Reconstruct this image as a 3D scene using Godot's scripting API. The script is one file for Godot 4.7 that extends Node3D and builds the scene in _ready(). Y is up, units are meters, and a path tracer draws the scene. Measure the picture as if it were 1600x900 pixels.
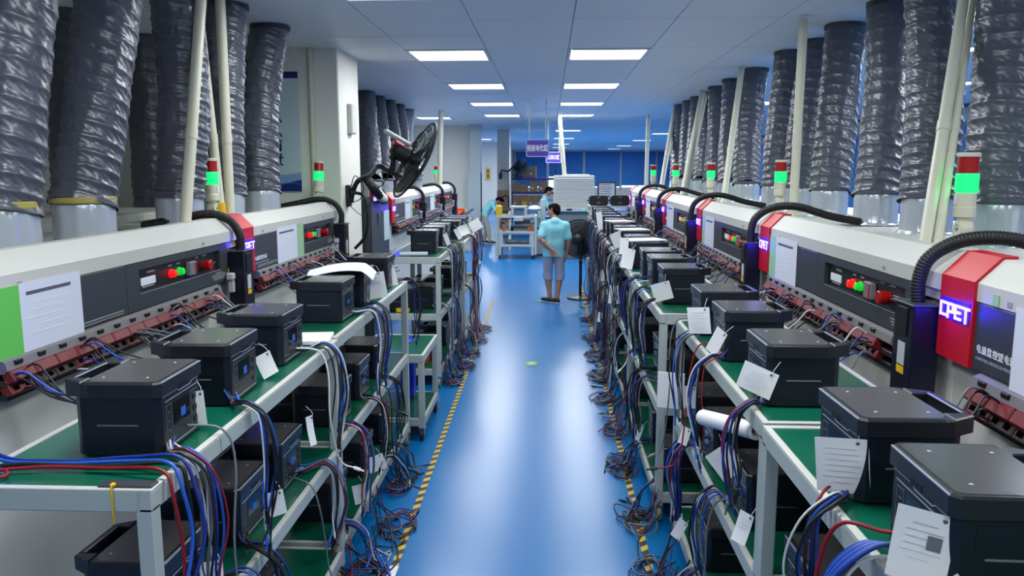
extends Node3D
# An aging-test hall: two rows of test machines with ventilation ducts, steel racks of black power
# stations and cables on both sides of a blue epoxy aisle, three workers. Metres, y up, aisle along -z.

const CEIL := 3.67
const PX := 0.95      # ceiling tile pitch across the hall
const PZ := 0.9125    # and along it
var M := {}
var used := {}
var rng := RandomNumberGenerator.new()
var noise := FastNoiseLite.new()
const ORD := ["first", "second", "third", "fourth", "fifth", "sixth", "seventh", "eighth", "ninth", "tenth", "eleventh", "twelfth", "thirteenth", "fourteenth", "fifteenth", "sixteenth", "seventeenth", "eighteenth", "nineteenth", "twentieth", "twenty-first", "twenty-second", "twenty-third", "twenty-fourth", "twenty-fifth", "twenty-sixth", "twenty-seventh", "twenty-eighth", "twenty-ninth", "thirtieth"]

# ---------------------------------------------------------------- mesh buffer
class Buf:
	var v := PackedVector3Array()
	var n := PackedVector3Array()
	var i := PackedInt32Array()
	var u := PackedVector2Array()

	func tri(a: Vector3, b: Vector3, c: Vector3) -> void:
		var nn := (b - a).cross(c - a).normalized()
		var k := v.size()
		v.append(a); v.append(b); v.append(c)
		n.append(nn); n.append(nn); n.append(nn)
		i.append(k); i.append(k + 2); i.append(k + 1)

	func quad(a: Vector3, b: Vector3, c: Vector3, d: Vector3) -> void:
		var nn := (c - a).cross(d - b).normalized()
		var k := v.size()
		v.append(a); v.append(b); v.append(c); v.append(d)
		n.append(nn); n.append(nn); n.append(nn); n.append(nn)
		i.append_array([k, k + 2, k + 1, k, k + 3, k + 2])

	func oquad(a: Vector3, b: Vector3, c: Vector3, d: Vector3, o: Vector3) -> void:
		if (c - a).cross(d - b).dot((a + b + c + d) * 0.25 - o) >= 0.0:
			quad(a, b, c, d)
		else:
			quad(d, c, b, a)

	func otri(a: Vector3, b: Vector3, c: Vector3, o: Vector3) -> void:
		if (b - a).cross(c - a).dot((a + b + c) / 3.0 - o) >= 0.0:
			tri(a, b, c)
		else:
			tri(c, b, a)

	# a box, its edges chamfered by bev
	func box(c: Vector3, s: Vector3, bev := 0.0, q := Basis.IDENTITY) -> Buf:
		var h := s * 0.5
		if bev <= 0.0:
			for ax in 3:
				var a1 := (ax + 1) % 3
				var a2 := (ax + 2) % 3
				for sg: float in [-1.0, 1.0]:
					var p := []
					for w in [[-1, -1], [1, -1], [1, 1], [-1, 1]]:
						var t := Vector3.ZERO
						t[ax] = h[ax] * sg
						t[a1] = h[a1] * w[0]
						t[a2] = h[a2] * w[1]
						p.append(c + q * t)
					oquad(p[0], p[1], p[2], p[3], c)
			return self
		bev = minf(bev, minf(h.x, minf(h.y, h.z)) * 0.9)
		for ax in 3:
			var a1 := (ax + 1) % 3
			var a2 := (ax + 2) % 3
			for sg: float in [-1.0, 1.0]:
				var p := []
				for w in [[-1, -1], [1, -1], [1, 1], [-1, 1]]:
					var t := Vector3.ZERO
					t[ax] = h[ax] * sg
					t[a1] = (h[a1] - bev) * w[0]
					t[a2] = (h[a2] - bev) * w[1]
					p.append(c + q * t)
				oquad(p[0], p[1], p[2], p[3], c)
			for s1: float in [-1.0, 1.0]:
				for s2: float in [-1.0, 1.0]:
					var e := []
					for w in [[0, -1], [0, 1], [1, 1], [1, -1]]:
						var t := Vector3.ZERO
						t[a1] = s1 * (h[a1] - (bev if w[0] == 0 else 0.0))
						t[a2] = s2 * (h[a2] - (0.0 if w[0] == 0 else bev))
						t[ax] = (h[ax] - bev) * w[1]
						e.append(c + q * t)
					oquad(e[0], e[1], e[2], e[3], c)
		for sx: float in [-1.0, 1.0]:
			for sy: float in [-1.0, 1.0]:
				for sz: float in [-1.0, 1.0]:
					otri(c + q * Vector3(sx * h.x, sy * (h.y - bev), sz * (h.z - bev)), c + q * Vector3(sx * (h.x - bev), sy * h.y, sz * (h.z - bev)), c + q * Vector3(sx * (h.x - bev), sy * (h.y - bev), sz * h.z), c)
		return self

	# a thin sheet: four corners of its upper side (seen from above: near left, near right, far right, far left)
	func quad3(a: Vector3, b: Vector3, c: Vector3, d: Vector3, t: float) -> Buf:
		var o := (a + b + c + d) * 0.25 - Vector3(0, t * 0.5, 0)
		var k := Vector3(0, -t, 0)
		oquad(a, b, c, d, o)
		oquad(a + k, b + k, c + k, d + k, o)
		for e in [[a, b], [b, c], [c, d], [d, a]]:
			oquad(e[0], e[1], e[1] + k, e[0] + k, o)
		return self

	func tri3(a: Vector3, b: Vector3, c: Vector3) -> Buf:
		otri(a, b, c, (a + b + c) / 3.0 - Vector3(0, 1, 0))
		return self

	# a square bar from a to b
	func bar(a: Vector3, b: Vector3, w: float, t: float, bev := 0.0) -> Buf:
		var d := (b - a).normalized()
		var up := Vector3.UP if absf(d.y) < 0.95 else Vector3.RIGHT
		var x := up.cross(d).normalized()
		box((a + b) * 0.5, Vector3(w, t, a.distance_to(b)), bev, Basis(x, d.cross(x), d))
		return self

	# a grid of points with smooth normals; wraps round in u when wrap is set
	func grid(p: PackedVector3Array, nu: int, nv: int, wrap: bool, flip := false) -> void:
		var k := v.size()
		var acc := PackedVector3Array()
		acc.resize(p.size())
		var cu := nu if wrap else nu - 1
		for b in nv - 1:
			for a in cu:
				var q0 := b * nu + a
				var q1 := b * nu + (a + 1) % nu
				var q2 := q1 + nu
				var q3 := q0 + nu
				var nn := (p[q2] - p[q0]).cross(p[q3] - p[q1])
				if flip:
					nn = -nn
					i.append_array([k + q0, k + q1, k + q2, k + q0, k + q2, k + q3])
				else:
					i.append_array([k + q0, k + q2, k + q1, k + q0, k + q3, k + q2])
				acc[q0] += nn; acc[q1] += nn; acc[q2] += nn; acc[q3] += nn
		for a in p.size():
			acc[a] = acc[a].normalized()
		v.append_array(p)
		n.append_array(acc)

	func fan(ring: PackedVector3Array, out: Vector3) -> void:
		var o := Vector3.ZERO
		for p in ring:
			o += p
		o /= ring.size()
		for a in ring.size():
			otri(o, ring[a], ring[(a + 1) % ring.size()], o - out)

	# a round tube through the points; r is one radius or one for each point
	func tube(pts: PackedVector3Array, r, sides := 6, caps := true) -> Buf:
		var p := PackedVector3Array()
		var m := pts.size()
		var up := Vector3.UP
		var d0 := (pts[1] - pts[0]).normalized()
		if absf(d0.dot(up)) > 0.9:
			up = Vector3.RIGHT
		var x := up.cross(d0).normalized()
		for a in m:
			var d := (pts[mini(a + 1, m - 1)] - pts[maxi(a - 1, 0)]).normalized()
			x = (x - d * x.dot(d)).normalized()
			var y := d.cross(x)
			var rr: float = r if r is float else r[a]
			for s in sides:
				var t := TAU * s / sides
				p.append(pts[a] + (x * cos(t) + y * sin(t)) * rr)
		grid(p, sides, m, true)
		if caps:
			fan(p.slice(0, sides), pts[0] - pts[1])
			fan(p.slice(p.size() - sides), pts[m - 1] - pts[m - 2])
		return self

	# a turned shape: profile points (radius, height), in the frame xf
	func lathe(prof: Array, segs: int, xf := Transform3D.IDENTITY) -> Buf:
		for a in prof.size() - 1:
			var p := PackedVector3Array()
			for b in 2:
				for s in segs:
					var t := -TAU * s / segs
					p.append(xf * Vector3(prof[a + b].x * cos(t), prof[a + b].y, prof[a + b].x * sin(t)))
			grid(p, segs, 2, true)
		return self

	# a polygon in the x-y plane, extruded from z0 to z1, in the frame xf (not mirrored)
	func prism(poly: PackedVector2Array, z0: float, z1: float, xf := Transform3D.IDENTITY) -> Buf:
		if Geometry2D.is_polygon_clockwise(poly):
			poly.reverse()
		var m := poly.size()
		for a in m:
			var p := poly[a]
			var q := poly[(a + 1) % m]
			quad(xf * Vector3(p.x, p.y, z0), xf * Vector3(q.x, q.y, z0), xf * Vector3(q.x, q.y, z1), xf * Vector3(p.x, p.y, z1))
		var t := Geometry2D.triangulate_polygon(poly)
		for a in range(0, t.size(), 3):
			var f := poly[t[a]]
			var g := poly[t[a + 1]]
			var h := poly[t[a + 2]]
			if (g - f).cross(h - f) < 0.0:
				var w := g
				g = h
				h = w
			tri(xf * Vector3(f.x, f.y, z1), xf * Vector3(g.x, g.y, z1), xf * Vector3(h.x, h.y, z1))
			tri(xf * Vector3(f.x, f.y, z0), xf * Vector3(h.x, h.y, z0), xf * Vector3(g.x, g.y, z0))
		return self

	# a plan polygon (x, -z as seen from above: x, y) standing from y0 to y1 with its top edge chamfered
	func slab(plan: PackedVector2Array, y0: float, y1: float, bev := 0.0) -> Buf:
		var xf := Transform3D(Basis(Vector3(1, 0, 0), Vector3(0, 0, -1), Vector3(0, 1, 0)), Vector3.ZERO)
		if bev <= 0.0:
			return prism(plan, y0, y1, xf)
		prism(plan, y0, y1 - bev, xf)
		if Geometry2D.is_polygon_clockwise(plan):
			plan.reverse()
		var c := inset(plan, bev)
		var m := plan.size()
		for a in m:
			var b := (a + 1) % m
			quad(xf * Vector3(plan[a].x, plan[a].y, y1 - bev), xf * Vector3(plan[b].x, plan[b].y, y1 - bev), xf * Vector3(c[b].x, c[b].y, y1), xf * Vector3(c[a].x, c[a].y, y1))
		prism(c, y1 - bev, y1, xf)
		return self

	static func inset(p: PackedVector2Array, by: float) -> PackedVector2Array:
		var out := PackedVector2Array()
		var m := p.size()
		for a in m:
			var d1 := (p[a] - p[(a + m - 1) % m]).normalized()
			var d2 := (p[(a + 1) % m] - p[a]).normalized()
			var n1 := Vector2(-d1.y, d1.x)
			var n2 := Vector2(-d2.y, d2.x)
			out.append(p[a] + (n1 + n2) / maxf(0.3, 1.0 + n1.dot(n2)) * by)
		return out

	func ball(c: Vector3, s: Vector3, seg := 12) -> Buf:
		var p := PackedVector3Array()
		for b in seg / 2 + 1:
			var f := PI * b / (seg / 2)
			for a in seg:
				var t := TAU * a / seg
				p.append(c + Vector3(sin(f) * cos(t) * s.x, cos(f) * s.y, sin(f) * sin(t) * s.z))
		grid(p, seg, seg / 2 + 1, true)
		return self

	func join(o: Buf, xf: Transform3D) -> void:
		var k := v.size()
		v.append_array(xf * o.v)
		var q := xf.basis.orthonormalized()
		for a in o.n:
			n.append(q * a)
		for a in o.i:
			i.append(a + k)

	func mesh() -> ArrayMesh:
		var arr := []
		arr.resize(Mesh.ARRAY_MAX)
		arr[Mesh.ARRAY_VERTEX] = v
		arr[Mesh.ARRAY_NORMAL] = n
		arr[Mesh.ARRAY_INDEX] = i
		var m := ArrayMesh.new()
		m.add_surface_from_arrays(Mesh.PRIMITIVE_TRIANGLES, arr)
		return m

# ---------------------------------------------------------------- helpers for things and parts
func numbered(called: String) -> String:
	var k: int = used.get(called, 0)
	used[called] = k + 1
	return called if k == 0 else "%s_%03d" % [called, k]

func tag(o: Node3D, label: String, category: String, group := "") -> Node3D:
	o.set_meta("label", label)
	o.set_meta("category", category)
	if group:
		o.set_meta("group", group)
	return o

func thing(called: String, label: String, category: String, at := Vector3.ZERO, turn := 0.0, group := "") -> Node3D:
	var o := Node3D.new()
	o.name = numbered(called)
	add_child(o)
	o.position = at
	o.rotation.y = turn
	return tag(o, label, category, group)

func obj(called: String, shape, m: Material, parent: Node3D = self) -> MeshInstance3D:
	var o := MeshInstance3D.new()
	o.name = numbered(called) if parent == self else called
	o.mesh = shape.mesh() if shape is Buf else shape
	o.material_override = m
	parent.add_child(o, true)
	return o

func struct(called: String, shape, m: Material, parent: Node3D = self) -> MeshInstance3D:
	var o := obj(called, shape, m, parent)
	if parent == self:
		o.set_meta("kind", "structure")
	return o

func dup(root: Node3D, called: String, label: String, category: String, at: Vector3, turn: float, group: String) -> Node3D:
	var r: Node3D = root.duplicate()
	r.name = numbered(called)
	add_child(r)
	r.position = at
	r.rotation = Vector3(0, turn, 0)
	return tag(r, label, category, group)

func mat(called: String, c: Color, rough := 0.5, metal := 0.0, spec := 0.5) -> StandardMaterial3D:
	var m := StandardMaterial3D.new()
	m.resource_name = called
	m.albedo_color = c
	m.roughness = rough
	m.metallic = metal
	m.metallic_specular = spec
	M[called] = m
	return m

func glow(called: String, c: Color, e: Color, power: float) -> StandardMaterial3D:
	var m := mat(called, c, 0.4)
	m.emission_enabled = true
	m.emission = e
	m.emission_energy_multiplier = power
	return m

func noise_tex(freq: float, oct: int, a: Color, b: Color, size := 512, seed_ := 1, lo := 0.3, hi := 0.7) -> NoiseTexture2D:
	var f := FastNoiseLite.new()
	f.seed = seed_
	f.frequency = freq
	f.fractal_octaves = oct
	var t := NoiseTexture2D.new()
	t.width = size
	t.height = size
	t.seamless = true
	t.noise = f
	var g := Gradient.new()
	g.set_color(0, a)
	g.set_color(1, b)
	g.set_offset(0, lo)
	g.set_offset(1, hi)
	t.color_ramp = g
	return t

func smooth(p: Array, sub := 5) -> PackedVector3Array:
	var out := PackedVector3Array()
	for a in p.size() - 1:
		var p0: Vector3 = p[maxi(a - 1, 0)]
		var p1: Vector3 = p[a]
		var p2: Vector3 = p[a + 1]
		var p3: Vector3 = p[mini(a + 2, p.size() - 1)]
		for s in sub:
			out.append(p1.cubic_interpolate(p2, p0, p3, float(s) / sub))
	out.append(p[-1])
	return out

func rr(a: float, b: float) -> float:
	return rng.randf_range(a, b)

func rect(x0: float, y0: float, x1: float, y1: float, cut := 0.0) -> PackedVector2Array:
	if cut <= 0.0:
		return PackedVector2Array([Vector2(x0, y0), Vector2(x1, y0), Vector2(x1, y1), Vector2(x0, y1)])
	return PackedVector2Array([Vector2(x0 + cut, y0), Vector2(x1 - cut, y0), Vector2(x1, y0 + cut), Vector2(x1, y1 - cut), Vector2(x1 - cut, y1), Vector2(x0 + cut, y1), Vector2(x0, y1 - cut), Vector2(x0, y0 + cut)])

# strokes of the characters on the signs, on a 10 x 10 square, y down
const GLYPH := {
	"储": "2,0 .5,4;1.5,2.5 1.5,10;3.2,1 3.8,2;3,4 4,4 4,8.5 5,7.5;5,2 9,2;7,0 7,4;4.8,4 10,4;9.3,.8 5,6.5;6,6 9,6 9,10 6,10 6,6;6,8 9,8",
	"能": "2,0 .5,2.5 4,2.5;3.2,1.2 4.2,3;.8,10 .8,4 4,4 4,10;.8,6 4,6;.8,8 4,8;6,0 6,4 9.5,4 9.5,3;9,.8 6,2;6,5 6,9.5 9.5,9.5 9.5,8;9,5.8 6,7.2",
	"老": "1.5,2 8,2;4.8,0 4.8,4;0,4 10,4;9,.8 1,8;4.5,5.5 4.5,9.5 9,9.5 9,8;8.5,6 4.5,7.5",
	"化": "3,0 .5,5;2,3 2,10;5.5,0 5.5,9.5 9.8,9.5 9.8,7.5;9.2,2 5.5,5.2",
	"区": "9.5,.5 .8,.5 .8,9.5 9.8,9.5;3,2.5 8,7.8;8,2.3 3,7.8",
	"电": "1.5,2 8.5,2 8.5,7 1.5,7 1.5,2;1.5,4.5 8.5,4.5;5,0 5,9.5 9.8,9.5 9.8,8",
	"脑": ".3,10 1,6 1,1 3.5,1 3.5,10;1,3.8 3.5,3.8;1,6.5 3.5,6.5;6.8,0 7.3,1.5;4.8,2 10,2;5,4 5,9.5 9.5,9.5 9.5,4;6,4 8.5,8;8.5,4 6,8",
	"监": "1.5,.5 1.5,4.5;3.5,0 3.5,5;6,0 5,3;5.5,1.5 9.5,1.5;7,2.5 8,4;1.5,9.5 1.5,6 8.5,6 8.5,9.5;3.8,6 3.8,9.5;6.2,6 6.2,9.5;0,9.7 10,9.7",
	"控": "0,2.5 3.5,2.5;2,0 2,9.5 1,9;0,6.5 3.5,5;6.8,0 7,1.2;4.2,3 4.2,1.5 10,1.5 10,3;6,2.5 4.5,5;8,2.5 9.8,5;5,6 9.5,6;7.2,6 7.2,9.5;4.2,9.5 10,9.5",
	"型": ".5,1 5.5,1;0,3 6,3;2,1 2,3 .8,5.5;4.2,1 4.2,5.5;7.3,1 7.3,4;9.3,0 9.3,5.5 8.3,5;2,7.3 8,7.3;5,5.8 5,9.7;0,9.7 10,9.7",
	"源": ".5,.8 1.5,1.8;0,3.5 1.2,4.5;.3,9 1.8,6;3.5,1 10,1;3.5,1 3.2,6 2.2,9.8;6.5,1.5 6,2.8;4.8,3 9,3 9,6 4.8,6 4.8,3;4.8,4.5 9,4.5;7,6 7,9.5 6,9;5.5,7 4.5,9;8.2,7 9.5,9",
	"人": "5,0 5,3 .5,10;5,3 9.8,10",
	"有": ".5,2 9.5,2;4.5,0 .5,6;3,10 3,4 8.5,4 8.5,9.8 7.5,9.5;3,6 8.5,6;3,8 8.5,8",
	"责": "1,1.2 9,1.2;1.5,2.6 8.5,2.6;0,4 10,4;5,0 5,4;2.2,8 2.2,5 7.8,5 7.8,8;5,5.8 4.5,8 .5,10;6,8 9.5,10",
	"三": "1,1 9,1;1.8,5 8.2,5;0,9.2 10,9.2",
	"防": "1,10 1,.5 3.5,.5 2,4 3.5,6.5 1,7;7,0 7,1.8;4.3,2.2 10,2.2;6.5,2.2 6,6 4.2,10;6.3,5 9.2,5 9,9.5 7.8,9",
	"口": "1.5,1.5 8.5,1.5 8.5,9 1.5,9 1.5,1.5",
	"C": "9.2,1 1.5,1 1.5,9 9.2,9",
	"P": "1.5,10 1.5,1 8.5,1 8.5,6 3,6",
	"E": "9,1 1.5,1 1.5,9 9,9;1.5,5 8,5",
	"T": ".5,1 9.5,1;5,1 5,10",
}

# characters side by side (or one under the other) as raised strokes, facing +z, from the top left corner
func glyphs(chars: Array, size: float, step: float, w: float, t: float, down := false) -> Buf:
	var b := Buf.new()
	var k := 0
	for ch: String in chars:
		var o := Vector3(0, -step * k, 0) if down else Vector3(step * k, 0, 0)
		for stroke: String in GLYPH[ch].split(";"):
			var pts := []
			for q in stroke.split(" "):
				var c := q.split(",")
				pts.append(o + Vector3(float(c[0]), -float(c[1]), 0.0) * size * 0.1)
			for a in pts.size() - 1:
				var d: Vector3 = (pts[a + 1] - pts[a]).normalized()
				b.box((pts[a] + pts[a + 1]) * 0.5, Vector3(pts[a].distance_to(pts[a + 1]) + w * 0.8, w, t), 0.0, Basis(d, Vector3(-d.y, d.x, 0), Vector3(0, 0, 1)))
		k += 1
	return b

func lettering(text: String, height: float, m: Material, parent: Node3D, at: Vector3, called := "lettering") -> MeshInstance3D:
	var t := TextMesh.new()
	var f := SystemFont.new()
	f.font_names = PackedStringArray(["Droid Sans"])
	f.font_weight = 700
	t.font = f
	t.text = text
	t.font_size = 32
	t.pixel_size = height / 24.0
	t.depth = 0.0015
	t.horizontal_alignment = HORIZONTAL_ALIGNMENT_LEFT
	var o := obj(called, t, m, parent)
	o.position = at
	return o

# ---------------------------------------------------------------- the scene
func _ready() -> void:
	rng.seed = 7
	noise.seed = 3
	noise.frequency = 1.0
	var cam := Camera3D.new()
	cam.name = "camera"
	add_child(cam)
	cam.position = Vector3(0, 2.3, 0)
	cam.rotation_degrees = Vector3(-8.5648, 2.6131, 0)
	cam.fov = 40.0407
	cam.current = true
	var env := Environment.new()
	env.background_mode = Environment.BG_COLOR
	env.background_color = Color(0.5, 0.55, 0.6)
	env.tonemap_mode = Environment.TONE_MAPPER_LINEAR
	env.tonemap_exposure = 0.95
	env.sdfgi_enabled = true
	env.ssao_enabled = true
	env.ssil_enabled = true
	var we := WorldEnvironment.new()
	we.name = "world_environment"
	we.environment = env
	add_child(we)
	materials()
	ceiling_lights()
	shell()
	far_end()
	ducts_and_poles()
	machines()
	racks()
	power_stations()
	rear_stations()
	cables()
	papers()
	fans()
	aisle_things()
	people()

func materials() -> void:
	var m := mat("floor_epoxy", Color(0.015, 0.41, 0.67), 0.265, 0.0, 0.42)
	mat("ceiling_white", Color(0.92, 0.92, 0.93), 0.5)
	mat("ceiling_grid", Color(0.45, 0.46, 0.5), 0.6)
	m = mat("wall_white", Color(0.88, 0.875, 0.845), 0.7)
	m = mat("hood_white", Color(0.735, 0.735, 0.71), 0.5)
	mat("body_white", Color(0.80, 0.80, 0.765), 0.5)
	mat("panel_grey", Color(0.20, 0.215, 0.245), 0.45)
	mat("panel_dark", Color(0.07, 0.075, 0.09), 0.4)
	mat("post_dark", Color(0.045, 0.055, 0.12), 0.35)
	mat("machine_red", Color(0.72, 0.05, 0.12), 0.4)
	mat("term_grey", Color(0.42, 0.41, 0.42), 0.5)
	mat("term_red", Color(0.40, 0.035, 0.045), 0.5)
	mat("socket_black", Color(0.03, 0.02, 0.02), 0.9, 0.0, 0.1)
	mat("term_brown", Color(0.17, 0.08, 0.08), 0.5)
	mat("black", Color(0.02, 0.02, 0.024), 0.45)
	mat("black_rubber", Color(0.035, 0.035, 0.04), 0.55)
	mat("print_white", Color(0.85, 0.86, 0.88), 0.6)
	mat("print_grey", Color(0.55, 0.56, 0.58), 0.6)
	mat("print_faint", Color(0.80, 0.81, 0.83), 0.8)
	mat("print_dark", Color(0.30, 0.31, 0.38), 0.8)
	mat("paper", Color(0.90, 0.90, 0.90), 0.8)
	mat("paper_blue", Color(0.78, 0.80, 0.86), 0.8)
	mat("green_paper", Color(0.35, 0.72, 0.30), 0.7)
	mat("green_pale", Color(0.55, 0.72, 0.56), 0.7)
	mat("rack_white", Color(0.67, 0.705, 0.69), 0.48)
	m = mat("mat_green", Color(0.02, 0.345, 0.255), 0.28)
	mat("unit_body", Color(0.065, 0.085, 0.13), 0.36)
	mat("unit_lid", Color(0.12, 0.125, 0.15), 0.34)
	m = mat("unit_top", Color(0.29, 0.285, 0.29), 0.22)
	mat("unit_line", Color(0.62, 0.66, 0.72), 0.35)
	mat("unit_screen", Color(0.02, 0.03, 0.05), 0.12)
	glow("unit_logo", Color(0.05, 0.3, 0.6), Color(0.05, 0.35, 0.75), 0.35)
	mat("wire_blue", Color(0.06, 0.17, 0.50), 0.45)
	mat("wire_light", Color(0.12, 0.34, 0.74), 0.4)
	mat("wire_red", Color(0.52, 0.05, 0.10), 0.45)
	mat("wire_black", Color(0.07, 0.07, 0.085), 0.45)
	mat("wire_grey", Color(0.42, 0.43, 0.45), 0.45)
	mat("wire_white", Color(0.80, 0.81, 0.82), 0.45)
	mat("plug_black", Color(0.025, 0.025, 0.03), 0.5)
	m = mat("duct_film", Color(0.29, 0.30, 0.345), 0.34, 0.0, 0.6)
	m = mat("duct_silver", Color(0.55, 0.57, 0.60), 0.25, 0.5)
	mat("collar", Color(0.72, 0.75, 0.78), 0.2, 0.35)
	mat("band_yellow", Color(0.65, 0.6, 0.3), 0.4)
	mat("pvc", Color(0.80, 0.79, 0.71), 0.4)
	mat("steel", Color(0.6, 0.62, 0.64), 0.3, 0.8)
	mat("chrome", Color(0.8, 0.8, 0.82), 0.15, 1.0)
	mat("lamp_red_dark", Color(0.62, 0.05, 0.06), 0.3)
	glow("lamp_green", Color(0.1, 0.8, 0.45), Color(0.03, 0.95, 0.45), 1.0)
	glow("lamp_red", Color(0.9, 0.1, 0.1), Color(1.0, 0.05, 0.05), 1.3)
	glow("lamp_green_small", Color(0.1, 0.6, 0.2), Color(0.05, 0.8, 0.2), 0.8)
	glow("led_violet", Color(0.8, 0.75, 1.0), Color(0.66, 0.58, 1.0), 1.7)
	glow("led_back", Color(0.2, 0.05, 0.6), Color(0.16, 0.0, 0.85), 0.22)
	glow("panel_light", Color(0.95, 0.97, 1.0), Color(1.0, 1.0, 1.0), 2.6)
	mat("panel_rim", Color(0.85, 0.86, 0.88), 0.4)
	mat("yellow", Color(0.85, 0.68, 0.05), 0.5)
	mat("tape_yellow", Color(0.78, 0.66, 0.25), 0.5)
	mat("tape_black", Color(0.13, 0.13, 0.12), 0.5)
	mat("blind_blue", Color(0.23, 0.53, 0.83), 0.7)
	glow("daylight", Color(0.9, 0.93, 0.95), Color(0.95, 1.0, 1.0), 1.3)
	mat("column_grey", Color(0.66, 0.71, 0.73), 0.35)
	mat("beige", Color(0.62, 0.56, 0.48), 0.6)
	mat("cardboard", Color(0.62, 0.50, 0.39), 0.8)
	mat("blue_steel", Color(0.05, 0.14, 0.45), 0.4)
	mat("sign_purple", Color(0.25, 0.18, 0.60), 0.5)
	mat("sign_rim", Color(0.62, 0.62, 0.86), 0.5)
	mat("sign_text", Color(0.95, 0.95, 1.0), 0.5)
	mat("banner_pale", Color(0.72, 0.80, 0.84), 0.6)
	mat("banner_blue", Color(0.04, 0.12, 0.42), 0.5)
	mat("banner_mid", Color(0.50, 0.62, 0.80), 0.5)
	mat("banner_light", Color(0.10, 0.36, 0.75), 0.5)
	mat("skin", Color(0.66, 0.46, 0.37), 0.55)
	mat("hair", Color(0.06, 0.045, 0.045), 0.85, 0.0, 0.2)
	mat("shirt", Color(0.52, 0.79, 0.83), 0.85)
	mat("shorts", Color(0.58, 0.60, 0.68), 0.85)
	mat("khaki", Color(0.60, 0.60, 0.56), 0.85)
	mat("shoe", Color(0.04, 0.04, 0.05), 0.6)
	mat("sole", Color(0.85, 0.85, 0.83), 0.6)
	mat("eye", Color(0.9, 0.9, 0.88), 0.3)
	mat("lip", Color(0.5, 0.25, 0.23), 0.5)
	mat("exit_green", Color(0.15, 0.55, 0.2), 0.4)
	mat("orange", Color(0.75, 0.28, 0.08), 0.5)
	mat("bright_blue", Color(0.03, 0.13, 0.75), 0.4)
	mat("grey_mid", Color(0.42, 0.44, 0.46), 0.5)
	mat("grey_light", Color(0.70, 0.71, 0.73), 0.45)
	glow("heater_orange", Color(0.8, 0.3, 0.05), Color(1.0, 0.25, 0.02), 0.8)

# ---------------------------------------------------------------- lights
func ceiling_lights() -> void:
	var frame := Buf.new()
	for s: float in [-1.0, 1.0]:
		frame.box(Vector3(s * (PX * 0.5 - 0.02), -0.003, 0), Vector3(0.034, 0.03, PZ - 0.008), 0.003)
		frame.box(Vector3(0, -0.003, s * (PZ * 0.5 - 0.02)), Vector3(PX - 0.078, 0.03, 0.034), 0.003)
	var fm := frame.mesh()
	var diff := Buf.new().box(Vector3(0, 0.004, 0), Vector3(PX - 0.076, 0.016, PZ - 0.076), 0.004).mesh()
	var rows := {-1.205: ["the row over the left of the aisle", [3, 2, 1, 0, -1, -2, -3]], 0.695: ["the row over the right of the aisle", [3, 2, 1, 0, -1, -2, -3, -5.25, -7.25, -9.6, -11.6]], -3.105: ["the row over the left machines", [-3.2, -7.4]], 4.495: ["the row beyond the right hoses", [3, 2, 1, 0, -1, -2, -3, -6.1, -8.1, -10.5, -12.6]], 6.395: ["the outer row beyond the right hoses", [1, 0, -1]], 8.295: ["the row along the right wall", [0, -1]]}
	for x: float in rows:
		var k := 0
		for r: float in rows[x][1]:
			var z: float = (roundf((-9.58 + 3.65 * r) / PZ - 0.5) + 0.5) * PZ - 0.3
			var t := thing("ceiling_light", "square white ceiling light panel, %s in %s" % [ORD[k], rows[x][0]], "ceiling light", Vector3(x, CEIL + 0.003, z), 0.0, "square ceiling light panels")
			obj("frame", fm, M.panel_rim, t)
			obj("diffuser", diff, M.panel_light, t)
			var l := AreaLight3D.new()
			l.name = "light"
			l.area_size = Vector2(PX - 0.1, PZ - 0.1)
			l.light_energy = 4.8 if z > -15.0 else 7.5 if z > -24.0 else 18.0
			l.light_color = Color(0.98, 1.0, 1.0)
			l.area_range = 40.0
			l.area_attenuation = 2.0
			l.shadow_enabled = true
			l.rotation = Vector3(-PI / 2, 0, 0)
			l.position = Vector3(0, -0.022, 0)
			t.add_child(l)
			lit_cells[Vector2i(roundi((x - 0.695) / PX), roundi((z + 0.3) / PZ - 0.5))] = true
			k += 1

var lit_cells := {}

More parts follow.
